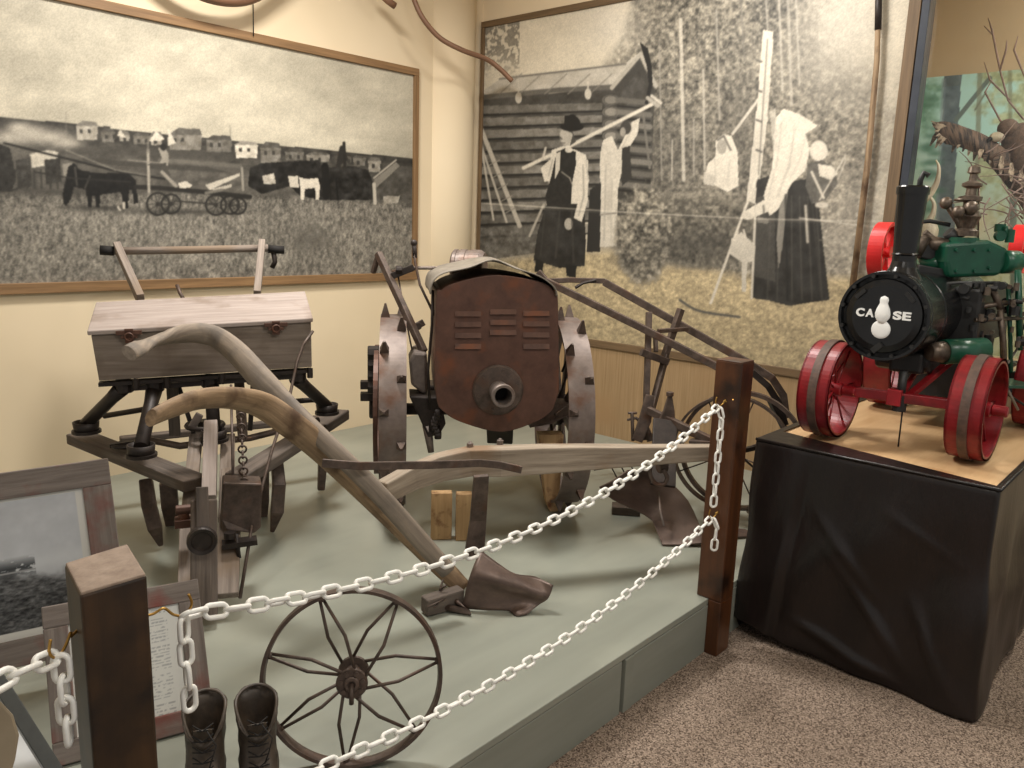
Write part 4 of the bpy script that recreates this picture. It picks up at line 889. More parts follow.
# pine blocks under the tractor
def block(px,w,h,lab,z0=PT,d=.045,yaw=A,rz=0):
    base=P(px[0],px[1],z=z0); r=rt; mb=MB(); c=base; 
    mb.bar(c+UP*.0005,c+UP*h,w,d,up=fw); return solo('wood_block',mb,'tan',lab,'wood block',bev=.003)
block((441,538),.088,.21,'left pine board of the pair standing under the front of the tractor')
block((463,539),.066,.21,'right pine board of the pair standing under the front of the tractor')
mb=MB(); c=P(550,512,z=PT); mb.prism([c+UP*.0,c+rt*.04+UP*.0,c+rt*.05+UP*.38,c-rt*.07+UP*.38,c-rt*.02+UP*.05],fw*.08); mb.g=[(v.z,v.x,v.y) for v in mb.v]
solo('wood_support',mb,'tan','tapered brown wooden prop below the right side of the tractor','wood block',bev=.004)
mb=MB(); c=P(520,470,z=PT+.22)
mb=MB(); a=P(612,508,z=PT+.02); b_=P(640,510,z=PT+.02); mb.bar(a,b_,.08,.038,up=UP); solo('wood_block',mb,'darkgray','small dark block on the platform behind the broad plow share','wood block',bev=.003)
# ================================================================== horse-drawn planter with the lidded box
PA=27; pf=Vector((math.sin(math.radians(PA)),math.cos(math.radians(PA)),0)); pr=Vector((pf.y,-pf.x,0))
def G(a,b_,D): return Q(a,b_,D,PA)
pn=thing('planter','antique field planter with a grey lidded wooden seed box on a triangular wooden frame','farm implement',G(215,520,3.1)*1)
pn.location.z=PT; WL[pn.name].z=PT
BD=3.36
mb=MB(); q=[G(91,335,BD),G(311,320,BD),G(312,367,BD),G(99,381,BD)]; mb.prism(q,pf*.27); mb.g=[((v-q[0]).dot(pr),(v-q[0]).dot(pf),v.z) for v in mb.v]
bx=part('seed_box',mb,'boxwood',pn,'grey wooden box',bev=.004)
fl,frr=G(87,331,BD-.012),G(313,318,BD-.012); bl,br=G(96,302,BD+.30),G(305,291,BD+.30)
mb=MB(); vs=[fl,frr,br,bl]; dn=Vector((0,0,-.018)); vs2=[v+dn for v in vs]; mb.add(vs+vs2,[((v-fl).dot(pr),(v-fl).dot(pf),v.z) for v in vs+vs2],[(0,1,2,3),(7,6,5,4),(0,4,5,1),(1,5,6,2),(2,6,7,3),(3,7,4,0)]); part('lid',mb,'lidwood',pn,'pale sloping lid',bev=.004)
for a,b_ in((129,334),(276,326)):
    mb=MB(); c=G(a,b_,BD-.02); 
    mb.bar(c-pr*.045+UP*.004,c+pr*.045+UP*.006,.006,.016,up=UP); mb.bar(c-pr*.03-UP*.012,c+pr*.03-UP*.010,.006,.012,up=UP); mb.bar(c+UP*.02,c-UP*.035,.03,.006,up=pf); mb.torus(c-pf*.01-UP*.01,pf,.014,.004,16,6); part('hasp',mb,'rust',pn,'rusty hasp',bev=.001)
def pt_(pts,r,m,name,seg=10,lab=None,parent=None):
    mb=MB(); mb.tube([G(*q) for q in pts],r,seg); return part(name,mb,m,parent or pn,lab)
def pb(a,b_,w,h,m,name,up=UP,lab=None,bev=.003,w1=None,h1=None):
    mb=MB(); mb.bar(G(*a),G(*b_),w,h,up=up,w1=w1,h1=h1); return part(name,mb,m,pn,lab,bev=bev)
# rail and brackets under the box
mb=MB(); mb.bar(G(99,384,BD+.03),G(312,370,BD+.03),.05,.014,up=UP); mb.bar(G(120,386,BD+.10),G(300,373,BD+.10),.14,.02,up=UP)
for a,b_ in((124,386),(155,385),(210,381),(255,378),(298,375)): mb.disc(G(a,b_,BD+.05),UP,.034,.05,12,.004); mb.disc(G(a+12,b_-2,BD),UP,.012,.04,6)
part('box_rail',mb,'irondark',pn)
# seed spouts with cups on the frame
for (x0,y0,x1,y1,D1) in((122,388,86,424,3.56),(154,390,141,447,3.15),(296,378,327,406,3.62),(211,384,214,432,3.3)):
    mb=MB(); a=G(x0,y0,BD+.05); b_=G(x1,y1,D1); mb.tube([a,a.lerp(b_,.25),b_],[.032,.026,.026],14); sp=part('seed_spout',mb,'irondark',pn)
    mb=MB(); mb.lathe(b_-UP*.02,UP,[(.03,-.02),(.046,-.005),(.05,.03),(.044,.03),(.04,0),(.0001,-.01)],20,smooth=True); mb.disc(b_-UP*.03,UP,.055,.012,16); part('cup',mb,'irondark',sp)
# horizontal rods
pt_([(104,416,3.7),(152,408,3.6),(205,398,3.5)],.012,'irondark','rod'); pt_([(285,402,3.6),(325,399,3.6)],.012,'irondark','rod')
# grey posts between box and frame
pb((172,384,3.5),(175,434,3.6),.045,.035,'darkgray','upright',up=pf); pb((178,384,3.55),(196,440,3.5),.018,.018,'irondark','upright',up=pf); pb((239,380,3.5),(243,440,3.4),.04,.03,'darkgray','upright',up=pf); pb((253,384,3.5),(250,430,3.55),.02,.02,'irondark','upright',up=pf); pb((190,430,3.35),(200,414,3.35),.03,.02,'ironlight','upright',up=pf)
# triangular frame
def fbar(a,b_,w,h,name='frame_beam',m='darkgray'):
    mb=MB(); mb.bar(a,b_,w,h,up=UP); return part(name,mb,m,pn,bev=.006)
zf=.585
fL,fR,fA1,fA2=P(78,437,z=zf),P(341,414,z=zf),P(196,484,z=zf),P(236,480,z=zf)
fbar(fL,fA1,.10,.045); fbar(fR,fA2,.09,.05)
fbar(P(120,440,z=zf-.03),P(325,418,z=zf-.03),.05,.03,'cross_beam'); 
pt_([(150,440,3.45),(180,446,3.4),(210,442,3.4),(250,438,3.4),(290,428,3.5),(318,420,3.6)],.014,'iron','cross_bar')
# small fixtures
mb=MB(); c=G(124,445,3.42); mb.torus(c,UP,.04,.008,20,6); mb.bar(c-pr*.05,c+pr*.05+UP*.01,.02,.015); part('bracket',mb,'irondark',pn)
mb=MB(); c=G(205,425,3.38); mb.torus(c,(0,0,1),.07,.010,24,6); mb.disc(c+pf*.02,UP,.03,.03,12); part('drive_ring',mb,'irondark',pn)
# long centre boards running to the front foot
pb((196,436,3.4),(188,520,2.95),.05,.028,'graywood','centre_board',up=(0,0,1)); pb((228,436,3.4),(226,520,2.95),.055,.028,'graywood','centre_board')
pb((211,424,3.15),(209,500,2.85),.048,.05,'lidwood','centre_board',lab='pale purplish-grey upright board')
pb((232,470,3.15),(227,596,2.66),.075,.03,'graywood','front_board'); pb((186,515,3.0),(184,596,2.72),.04,.03,'graywood','front_board')
pb((204,500,2.78),(204,619,2.62),.085,.05,'darkgray','foot',up=pf,lab='dark wooden front foot',bev=.006)
pb((202,487,2.78),(203,540,2.72),.04,.045,'darkgray','foot_block',up=pf)
mb=MB(); c=G(202,541,2.66); mb.lathe(c,-pf,[(.0001,0),(.030,.002),(.034,.008),(.045,.012),(.048,.004),(.048,-.012)],28); part('round_cap',mb,'irondark',pn)
mb=MB(); c=G(184,522,2.85); mb.bar(c-pr*.03,c+pr*.03,.05,.03); mb.disc(c+UP*.02,UP,.02,.03,8); mb.disc(c+pr*.0+UP*.045,pr,.018,.05,8); part('clamp',mb,'rust',pn,bev=.003)
# metal seed box on the right with curved front
q=[G(223,483,2.86),G(262,484,2.86),G(261,528,2.84),G(254,534,2.84),G(226,530,2.84),G(221,520,2.86)]; mb=MB(); mb.prism(q,pf*.10); part('metal_hopper',mb,'iron',pn,'brownish metal box beside the centre board',bev=.006)
mb=MB(); mb.bar(G(222,545,2.8),G(257,540,2.8),.05,.018); mb.tube([G(236,534,2.8),G(239,558,2.78)],.008,8); mb.disc(G(230,535,2.80),UP,.02,.02,10); part('hopper_bracket',mb,'irondark',pn)
# drive chain
mb=MB()
for k in range(16):
    t_=k/15; c=G(240+4*t_,400+82*t_,3.25-.35*t_); mb.torus(c,pf if k%2 else pr,.014,.004,12,5)
part('drive_chain',mb,'iron',pn)
pt_([(231,385,3.3),(233,478,2.95)],.005,'iron','rod')
pt_([(313,331,BD-.03),(303,345,BD-.06),(297,362,BD-.08),(290,395,3.2),(272,450,3.05),(252,525,2.85),(240,598,2.66)],.006,'iron','control_wire',seg=8)
# furrow openers
def shovel(pts,w0,name='shovel'):
    mb=MB(); loft(mb,[(G(a,b_,D),w,t_) for a,b_,D,w,t_ in pts],up=pf); return part(name,mb,'iron',pn,bev=.006)
shovel([(146,480,3.42,.05,.05),(149,505,3.36,.055,.045),(155,528,3.33,.055,.03),(161,546,3.34,.018,.012)],.05)
shovel([(168,482,3.6,.07,.05),(170,505,3.6,.07,.05),(172,524,3.62,.05,.05)],.05,'runner')
shovel([(277,462,3.45,.05,.05),(279,485,3.40,.055,.045),(277,512,3.38,.055,.03),(272,532,3.40,.018,.012)],.05)
shovel([(262,470,3.62,.06,.05),(262,500,3.62,.06,.05),(262,522,3.62,.04,.04)],.05,'runner')
shovel([(324,428,3.85,.045,.05),(323,455,3.85,.045,.04),(321,490,3.85,.035,.03)],.05,'runner')
# handles and crossbar behind
D0,D1=4.02,3.70
pb((117,246,D0),(141,300,D1),.05,.03,'graywood','handle',up=pr,w1=.06); pb((262,243,D0),(257,296,D1),.05,.03,'graywood','handle',up=pr,w1=.06)
pt_([(112,251,D0),(190,250,D0),(268,248,D0)],.018,'graywood','handle_bar')
pt_([(100,250,D0),(114,251,D0)],.022,'inside','grip'); pt_([(268,249,D0),(284,250,D0)],.020,'inside','grip'); pt_([(273,250,D0),(275,262,D0),(272,268,D0)],.012,'irondark','catch')
pt_([(177,285,3.7),(180,293,3.68),(184,300,3.66)],.008,'iron','hook')
# ================================================================== steel plow behind the beam
p2=thing('steel_plow','dark steel walking plow with long straight handles and a broad share','plow',P(660,540,z=PT))
def part2(name,mb,m='iron',lab=None,bev=.003,solid=0): return part(name,mb,m,p2,lab,bev=bev,solid=solid)
def b2_(name,a,b_,w,h,m='iron',up=UP): 
    mb=MB(); mb.bar(a,b_,w,h,up=up); return part2(name,mb,m)
h1=[Q(538,272,4.05),Q(546,281,4.03),Q(640,327,3.8),Q(716,366,3.6),Q(745,384,3.5)]
mb=MB(); loft(mb,[(q,.022,.034) for q in h1]); part2('handle',mb)
h2=[Q(548,281,4.14),Q(570,280,4.13),Q(604,281,4.10)]; mb=MB(); loft(mb,[(q,.02,.026) for q in h2]+[(Q(610,285,4.09),.022,.034)]); loft(mb,[(q,.022,.036) for q in (Q(604,282,4.10),Q(690,330,3.95),Q(745,361,3.82),Q(772,378,3.78),Q(783,395,3.78),Q(786,418,3.78))]); part2('handle',mb)
mb=MB(); mb.tube([Q(575,288,4.1),Q(583,283,4.1),Q(596,280,4.1)],.016,8,flat=.5); part2('grip',mb,'irondark')
b2_('brace',Q(658,331,3.82),Q(688,329,3.9),.02,.02); b2_('upright',Q(649,312,3.85),Q(645,440,3.75),.028,.03); b2_('upright',Q(681,309,3.9),Q(664,358,3.86),.03,.03); b2_('upright',Q(666,355,3.86),Q(652,408,3.78),.028,.03); b2_('cross_plate',Q(641,352,3.8),Q(668,362,3.84),.03,.035); b2_('brace',Q(655,333,3.85),Q(656,352,3.82),.02,.02)
mb=MB(); loft(mb,[(Q(670,394,3.62),.012,.016),(Q(669,410,3.62),.02,.05),(Q(667,420,3.62),.022,.075)],up=(.7,-.7,0)); part2('standard_tip',mb)
mb=MB(); mb.disc(Q(670,394,3.62),UP,.018,.02,8); part2('bolt',mb)
b2_('standard',Q(665,420,3.60),Q(663,486,3.38),.02,.11,up=(.7,-.7,0),m='irondark')
b2_('frame_bar',Q(648,410,3.7),Q(712,441,3.45),.03,.035); b2_('frame_bar',Q(672,422,3.66),Q(730,450,3.5),.03,.035)
b2_('frame_bar',Q(690,441,3.5),Q(716,442,3.45),.05,.015)
mb=MB(); loft(mb,[(Q(637,441,3.7),.02,.05),(Q(645,420,3.72),.02,.06),(Q(650,395,3.74),.02,.04)],up=(.7,-.7,0)); part2('foot_bar',mb)
mb=MB(); mb.tube([Q(*q) for q in((627,420,3.74),(636,418,3.74),(646,426,3.74),(651,441,3.72))],[.006,.008,.012,.02],8); mb.tube([Q(632,413,3.74),Q(633,441,3.72)],.009,8)
mb.tube([Q(628,413,3.74),Q(637,413,3.74)],.007,8); part2('hook_bar',mb)
rows=[PZ([(599,487,.46),(613,480,.47),(628,470,.50)]),PZ([(613,500,.38),(633,492,.39),(658,474,.43),(684,470,.44)]),PZ([(652,520,.275),(668,512,.29),(688,501,.31),(710,503,.30)]),PZ([(662,545,.222),(680,545,.225),(706,543,.235),(729,538,.25)])]
mb=MB(); sheet(mb,rows); part2('share',mb,'share','broad dark brown steel share',solid=.008)
mb=MB(); q=PZ([(652,521,.27),(662,545,.219),(690,545,.219),(720,539,.225),(760,537,.219),(745,530,.24)]); mb.prism(q,(0,0,.006)); part2('share_point',mb,'share')
mb=MB(); mb.tube(PZ([(659,492,.40),(660,510,.36),(664,526,.30)]),.005,6); part2('seam',mb,'ironlight')
mb=MB(); c=Q(655,474,3.12); mb.tube(curve([tuple(Q(a,b_,3.10)) for a,b_ in((652,460),(650,473),(655,483),(664,484),(667,477),(663,470))],4),.009,8); mb.disc(Q(662,466,3.14),(1,-.5,0),.03,.03,10); part2('clevis',mb,'iron')
# ================================================================== two-hoop steel wheel hoe behind the post
hp=thing('wheel_hoe','large thin-spoked steel wheel of a hand cultivator behind the taller post','farm implement',(3.62,1.69,PT))
ax=Vector((math.sin(math.radians(42)),math.cos(math.radians(42)),0)); axn=Vector((-.94,-.34,0)).normalized()
c=Q(733,434,3.62)
Rr=.275; c.z=PT+Rr+.045
mb=MB(); mb.ring(c,axn,Rr,Rr-.012,.03,64); wr=part('rim',mb,'iron',hp)
c2=c+Vector((.03,-.035,.012)); mb=MB(); mb.ring(c2,axn,Rr+.012,Rr-.006,.03,64); part('rim',mb,'iron',hp)
for k in range(8):
    a=2*math.pi*k/8+.3; d,u,v=basis(axn); mb=MB(); mb.tube([c,c+(u*math.cos(a)+v*math.sin(a))*(Rr-.006)],.0035,6); part('spoke',mb,'iron',hp)
mb=MB(); mb.disc((c+c2)/2,axn,.03,.14,14,.004); part('hub',mb,'iron',hp)
mb=MB(); loft(mb,[(Q(*q),.02,.03) for q in((752,372,3.72),(768,386,3.7),(778,402,3.7),(785,425,3.7))]); mb.bar(Q(735,452,3.5),Q(790,440,3.75),.02,.02); mb.bar(Q(770,400,3.66),Q(790,440,3.7),.03,.02); mb.tube([Q(745,460,3.52),Q(775,486,3.7)],.005,6); part('frame',mb,'irondark',hp)
mb=MB(); mb.bar(P(748,512,z=PT+.02),P(775,512,z=PT+.02),.04,.015); part('runner',mb,'iron',hp)
mb=MB(); mb.bar(P(565,548-90,z=PT+.1),P(640,465,z=PT+.12),.01,.01)
gr=thing('wire_rake','thin curved steel tines of a small rake lying behind the plow beam','rake',P(620,470,z=PT))
for i in range(5):
    a=P(600+i*10,452,z=PT+.12); mb=MB(); mb.tube([a,a+Vector((-.03,-.08,-.03)),a+Vector((-.02,-.14,-.118))],.004,6); part('tine',mb,'irondark',gr)
mb=MB(); mb.tube([P(592,456,z=PT+.12),P(655,450,z=PT+.12)],.006,8); mb.tube([P(594,470,z=PT+.06),P(645,462,z=PT+.06)],.004,8); part('bar',mb,'irondark',gr)
# ================================================================== things hung on the walls
mb=MB(); mb.tube([P(879,-14,x=XR-.05),P(877,60,x=XR-.05),P(868,160,x=XR-.05),P(852,292,x=XR-.05)],[.012,.013,.015,.016],12)
po=thing('tool_pole','long slim brown wooden pole leaning upright against the sepia farm photograph','pole',P(852,292,x=XR-.05))
part('shaft',mb,'handle',po)
mb=MB(); mb.tube([P(879,-14,x=XR-.05),P(878,30,x=XR-.05)],.016,12); part('ferrule',mb,'irondark',po)
W['snath']=mat('smooth brown bent wood',(96,66,46),(138,102,78),(4,40,40),rough=.5,bump=.1)
mb=MB(); mb.tube([P(a,b_,y=yy) for a,b_,yy in curve([(408,-22,3.95),(415,2,3.93),(424,20,3.9),(440,38,3.86),(462,50,3.8),(486,59,3.76),(500,69,3.72),(512,81,3.68)],5)],.016,12,cap=True)
solo('scythe_handle',mb,'snath','curved brown bent-wood scythe handle hanging across the wall corner at top','tool handle')
mb=MB(); mb.tube([P(375,-12,y=3.98),P(388,1,y=3.96),P(395,6,y=3.95)],.02,12); solo('handle_end',mb,'snath','rounded wooden rod end poking down at the top edge of left wall','tool handle')
yk=thing('hanging_yoke','dark wooden yoke hanging high on the cream wall above the threshing photograph','yoke',P(232,0,y=4.0))
mb=MB(); mb.tube([P(a,b_,y=4.0) for a,b_ in curve([(160,-34),(185,-14),(208,-3),(232,1),(252,-2),(272,-14),(300,-36)],5)],.035,14,flat=.8); part('beam',mb,'snath',yk)
mb=MB(); mb.tube([P(253,-6,y=4.11),P(253.5,36,y=4.11)],.003,6); part('wire',mb,'irondark',yk)
# ================================================================== diorama: mounted bird, twigs, horns
bd=thing('mounted_bird','brown mounted bird of prey with a long barred outstretched wing inside the case','bird mount',P(1010,165,x=4.75))
def XP(a,b_,x=4.75): return P(a,b_,x=x)
mb=MB(); mb.sphere((0,0,0),1)
mb=MB(); rows=[[XP(932,124,4.7),XP(945,122,4.7),XP(965,128,4.72),XP(985,136,4.74),XP(1005,150,4.75),XP(1030,176,4.78),XP(1045,205,4.8)],
 [XP(937,132,4.68),XP(950,134,4.68),XP(968,140,4.69),XP(985,150,4.7),XP(1003,165,4.71),XP(1024,188,4.74),XP(1040,216,4.76)],
 [XP(945,143,4.7),XP(956,146,4.7),XP(970,150,4.72),XP(984,158,4.74),XP(1000,176,4.76),XP(1018,200,4.78),XP(1034,226,4.8)]]
sheet(mb,rows); part('wing',mb,'feather',bd,solid=.012)
W['feather2']=mat('pale edged feathers',(90,68,54),(190,168,146),(30,60,60),rough=.8,bump=.2,contrast=.12)
for i in range(22):
    t_=i/21; a=932+t_*100; b_=126+t_**1.5*58; d=random.uniform(-.02,.02)
    p0=XP(a+8,b_+2,4.72+d); p1=XP(a+ -2+t_*14,b_+18+random.uniform(-3,4),4.69+d)
    mb=MB(); loft(mb,[(p0,.012,.003),(p0.lerp(p1,.5),.026,.003),(p1,.006,.002)],up=(1,0,0)); part('flight_feather',mb,'feather2' if i%2 else 'feather',bd)
for i in range(6):
    p0=XP(950,130,4.69); p1=XP(931+i*1.6,121+i*5,4.67); mb=MB(); loft(mb,[(p0,.02,.004),(p0.lerp(p1,.5),.022,.003),(p1,.004,.002)],up=(1,0,0)); part('wing_tip_feather',mb,'feather2',bd)
mb=MB(); mb.sphere(XP(1020,140,4.8),.085,16,(.8,1,1)); mb.sphere(XP(1008,128,4.76),.045,14,(1,1.1,1)); mb.sphere(XP(1030,160,4.8),.1,16); part('body',mb,'feather3',bd)
mb=MB(); mb.sphere(XP(997,137,4.74),.028,12,(1,1.3,.9)); part('head',mb,'horn',bd,'pale head'); mb=MB(); mb.tube([XP(994,138,4.73),XP(989,139,4.72),XP(987,143,4.715)],[.012,.009,.002],8); part('beak',mb,'inside',bd)
tw=thing('twig_tangle','tangle of bare grey-brown twigs in front of the mounted bird','branches',XP(1010,190,4.6))
random.seed(5); mb=MB()
for i in range(38):
    a=random.uniform(985,1045); b_=random.uniform(165,235)-(1030-a)*.35; p=XP(a,b_,random.uniform(4.5,4.7)); pts=[p]
    dr=Vector((random.uniform(-.4,.4),random.uniform(-1,1),random.uniform(-.8,.8))).normalized()
    for k in range(5): dr=(dr+Vector([random.uniform(-.6,.6) for _ in range(3)])*.6).normalized(); pts.append(pts[-1]+dr*.045)
    mb.tube(pts,[.004,.004,.003,.003,.002,.0015],5)
for q in([(1024,120),(1008,100),(1000,70),(992,30),(988,18)],[(1010,100),(990,80),(984,62)],[(1000,70),(1006,50),(1007,40)],[(992,34),(984,26)],[(1030,90),(1014,50),(1018,36)],[(1020,140),(1000,120),(985,92),(992,80)]):
    mb.tube([XP(a,b_,4.85) for a,b_ in q],[.005]*(len(q)-1)+[.002],6)
part('twigs',mb,'twig',tw)
hn=thing('curved_horns','pair of cream curved animal horns beside the engine chimney','horns',P(935,230,x=4.55))
mb=MB(); mb.tube([P(a,b_,x=4.55) for a,b_ in curve([(918,205),(930,194),(937,182),(939,168),(936,160)],4)],[.022-.0012*i for i in range(17)],10); part('horn',mb,'horn',hn)
mb=MB(); mb.tube([P(a,b_,x=4.55) for a,b_ in curve([(928,222),(933,214),(934,204),(930,197),(927,195)],4)],[.016-.0008*i for i in range(17)],10); part('horn',mb,'horn',hn)
mb=MB(); mb.sphere(P(928,232,x=4.5),.05,14,(1,1,1.2)); mb.tube([P(920,232,x=4.5),P(912,258,x=4.5)],[.05,.03],12); part('skull',mb,'horn',hn)
# ================================================================== model steam traction engine
en=thing('model_steam_engine','model steam traction engine with black boiler, green fittings and red spoked wheels on the table','model engine',(3.5,.88,.785))
ZT=.782; XA=Vector((1,0,0)); YA=Vector((0,1,0))
def ewheel(c,R,w,nsp,name='front_wheel',bandw=.03,m='red',tread=True):
    c=Vector(c); mb=MB(); mb.ring(c,YA,R,R-.008,w,72,smooth=False); 
    for s in(-1,1): mb.ring(c+YA*s*(w/2-.004),YA,R,R-.016,.008,72)
    wh=part(name,mb,m,en)
    if tread: mb=MB(); mb.ring(c,YA,R+.007,R-.001,bandw,72); part('rim_band',mb,'tread',wh,'worn grimy band round the rim')
    for k in range(nsp):
        a=2*math.pi*k/nsp; s=1 if k%2 else -1; e=XA*math.cos(a)+UP*math.sin(a); mb=MB(); mb.tube([c+e*.02+YA*s*.018,c+e*(R-.006)+YA*s*.02],.0042,6); part('spoke',mb,m,wh)
    mb=MB(); mb.disc(c,YA,.026,w*.8,20,.004); mb.disc(c-YA*(w*.62),YA,.020,.05,16,.004); mb.disc(c+YA*(w*.55),YA,.016,.03,16); part('hub',mb,m,wh); return wh
RF=.182; ewheel((3.085,1.105,ZT+RF+.007),RF,.115,14); ewheel((3.155,.615,ZT+RF+.007),RF,.115,14)
a,b_=Vector((3.085,1.105,ZT+RF+.007)),Vector((3.155,.615,ZT+RF+.007))
mb=MB(); mb.bar(a,b_,.036,.036,up=UP); mb.bar(a.lerp(b_,.47)-XA*.03,a.lerp(b_,.47)+XA*.03,.05,.06,up=UP); part('front_axle',mb,'red',en,bev=.003)
m_=a.lerp(b_,.5); mb=MB(); mb.tube([m_+UP*.0,m_+Vector((.35,.02,.13))],.012,8); mb.bar(m_+Vector((.01,-.02,0)),m_+Vector((.33,-.12,.17)),.026,.02,up=UP); part('steering_brace',mb,'red',en,bev=.002)
mb=MB(); mb.disc(m_+UP*-.02,UP,.025,.06,12); mb.tube([m_-UP*.02,m_+Vector((0,0,.10))],.016,10); mb.tube([m_+Vector((.01,-.01,-.02)),m_+Vector((.01,-.012,-.188))],.003,6); part('pivot',mb,'blackdull',en)
# boiler
BC=P(884,316,x=3.06); BC=Vector((3.06,BC.y,BC.z)); RB=.163
bdir=Vector((1,-.03,0)).normalized()
mb=MB(); mb.lathe(BC,bdir,[(RB*.97,0.0),(RB,.006),(RB,.05),(RB*.985,.055),(RB*.985,.16),(RB*1.0,.162),(RB*1.0,.175),(RB*.93,.18),(RB*.93,.85)],64,smooth=False); bo=part('boiler',mb,'black',en,'glossy black boiler')
mb=MB(); mb.lathe(BC,-bdir,[(.0001,.012),(.11,.012),(.132,.008),(.136,.0),(.152,.0),(.156,-.004)],56,smooth=False); mb.ring(BC-bdir*.006,bdir,.161,.151,.016,56); door=part('smokebox_door',mb,'black',en)
mb=MB()
for k in range(12):
    an=2*math.pi*k/12+.2; mb=MB(); mb.disc(BC-bdir*.012+YA*(.148*math.cos(an))+UP*(.148*math.sin(an)),bdir,.007,.014,8); part('bolt',mb,'blackdull',door)
for k in(-1,1): mb=MB(); mb.bar(BC-bdir*.016+YA*.07*k+UP*.09,BC-bdir*.016+YA*.10*k+UP*.06,.01,.014); part('clamp',mb,'blackdull',door)
mb=MB(); mb.bar(BC-bdir*.018-UP*.13+YA*.02,BC-bdir*.018-UP*.10-YA*.01,.012,.02); part('clamp',mb,'blackdull',door)
# emblem: figure standing on a ball, and the lettering
mb=MB(); eo=BC-bdir*.016; 
mb.sphere(eo-UP*.048,.034,20,(.35,1,1)); mb.lathe(eo-UP*.022,UP,[(.012,-.004),(.018,.006),(.026,.018),(.027,.032),(.023,.05),(.017,.062),(.014,.07),(.016,.08),(.013,.09),(.0001,.096)],18,smooth=True); 
o=len(mb.v)
for i,v in enumerate(mb.v): v.x=eo.x+(v.x-eo.x)*.5
part('emblem',mb,'lettering',door,'white figure standing on a ball')
def letters(txt,y0,h):
    cu=bpy.data.curves.new('t','FONT'); cu.body=txt; cu.size=h; cu.extrude=.0025; cu.align_x='LEFT'; cu.align_y='CENTER'; cu.offset=.0015
    o=bpy.data.objects.new('t',cu); C.objects.link(o); dg=bpy.context.evaluated_depsgraph_get(); me=bpy.data.meshes.new_from_object(o.evaluated_get(dg)); bpy.data.objects.remove(o)
    xs=[v.co.x for v in me.vertices]; k=.029/(max(xs)-min(xs)) if len(txt)==1 else 1
    for v in me.vertices: v.co=Vector((-v.co.z*1.5-(.003 if y0<0 else 0),-(v.co.x-min(xs))*k,v.co.y))+Vector((0,y0,0))
    me.materials.clear(); me.materials.append(W['lettering'])
    ob=bpy.data.objects.new('lettering',me); C.objects.link(ob); ob.parent=door; w=eo+Vector((.004,0,.006)); ob.location=w-WL[door.name]; return ob
for ch,y0 in(('C',.094),('A',.060),('S',-.036),('E',-.068)):
    letters(ch,y0,.039)
# chimney
cb=P(903,270,x=3.135); CB=Vector((3.135,cb.y,BC.z+RB*.9)); 
ctop=P(905,186,x=3.135).z
mb=MB(); hh=ctop-CB.z; mb.lathe(CB,UP,[(.075,-.02),(.062,.0),(.046,.03),(.041,.05),(.041,.07),(.045,.075),(.041,.08),(.051,hh-.03),(.055,hh-.03),(.056,hh-.005),(.052,hh),(.046,hh),(.042,hh-.12)],36,smooth=False); part('chimney',mb,'black',en,'tall black flared chimney')
mb=MB(); mb.tube([Vector((3.135,CB.y-.02,ctop-.05)),Vector((3.135,CB.y-.02,ctop+.02)),Vector((3.135,CB.y-.03,ctop+.045)),Vector((3.135,CB.y-.045,ctop+.035))],.010,8); part('pipe_hook',mb,'blackdull',en)
# fittings placed along the boiler: D is distance straight ahead of the picture
def E_(a,b_,D=3.2): return Q(a,b_,D)
def et(pts,r,m,name,seg=10,lab=None,flat=1):
    mb=MB(); mb.tube([E_(*q) for q in pts],r,seg,flat=flat); return part(name,mb,m,en,lab)
mb=MB(); q=[E_(948,243,3.14),E_(990,240,3.14),E_(1008,248,3.14),E_(1010,262,3.14),E_(1000,276,3.14),E_(950,278,3.14),E_(946,262,3.14)]; mb.prism(q,Vector((.12,.14,0))); cy=part('steam_chest',mb,'green',en,'dark green cylinder block',bev=.014)
mb=MB(); 
for a,b_ in((957,250),(957,271),(975,250),(990,250),(975,271),(990,268)): mb.disc(E_(a,b_,3.135),(.75,.66,0),.007,.012,8)
mb.disc(E_(962,240,3.2),UP,.06,.02,16); part('bolts',mb,'green',cy)
et([(1000,262,3.16),(1016,262,3.18)],.045,'green','cylinder_head',16); et([(950,262,3.2),(920,264,3.25)],.03,'green','valve_cover',14)
et([(921,242,3.25),(948,246,3.2)],.03,'brasst','valve_rod',10); 
mb=MB(); mb.bar(E_(912,270,3.22),E_(945,276,3.22),.10,.05,up=UP); mb.bar(E_(918,250,3.25),E_(940,255,3.25),.08,.06,up=UP); part('valve_gear',mb,'blackdull',en,bev=.006)
# whistle and governor cluster
mb=MB(); g0=E_(965,236,3.2)
mb.lathe(g0,UP,[(.045,0),(.045,.02),(.03,.03),(.04,.06),(.048,.075),(.04,.095),(.022,.11),(.022,.13),(.042,.135),(.042,.15),(.02,.155),(.018,.18),(.036,.19),(.036,.20),(.015,.21),(.013,.235),(.024,.24),(.02,.262),(.0001,.27)],18,smooth=False)
gv=part('governor',mb,'brasst',en,'bronze governor and valve stack')
mb=MB(); mb.sphere(E_(946,203,3.2),.024,12); mb.tube([E_(946,203,3.2),E_(958,222,3.2),E_(964,236,3.2)],.012,8); mb.sphere(E_(971,208,3.16),.028,12); mb.sphere(E_(958,212,3.16),.024,12); mb.torus(E_(965,200,3.2),UP,.034,.006,18,6); part('valve_ball',mb,'brasst',gv)
et([(912,223,3.22),(930,221,3.22),(950,225,3.2)],.008,'blackdull','pipe',8); et([(978,240,3.2),(979,186,3.2)],.0035,'brasst','rod',6); et([(918,236,3.22),(914,255,3.22)],[.05,.03],'brasst','tan_flask',12)
et([(925,232,3.24),(935,240,3.24),(940,258,3.24)],.012,'brasst','pipe',8)
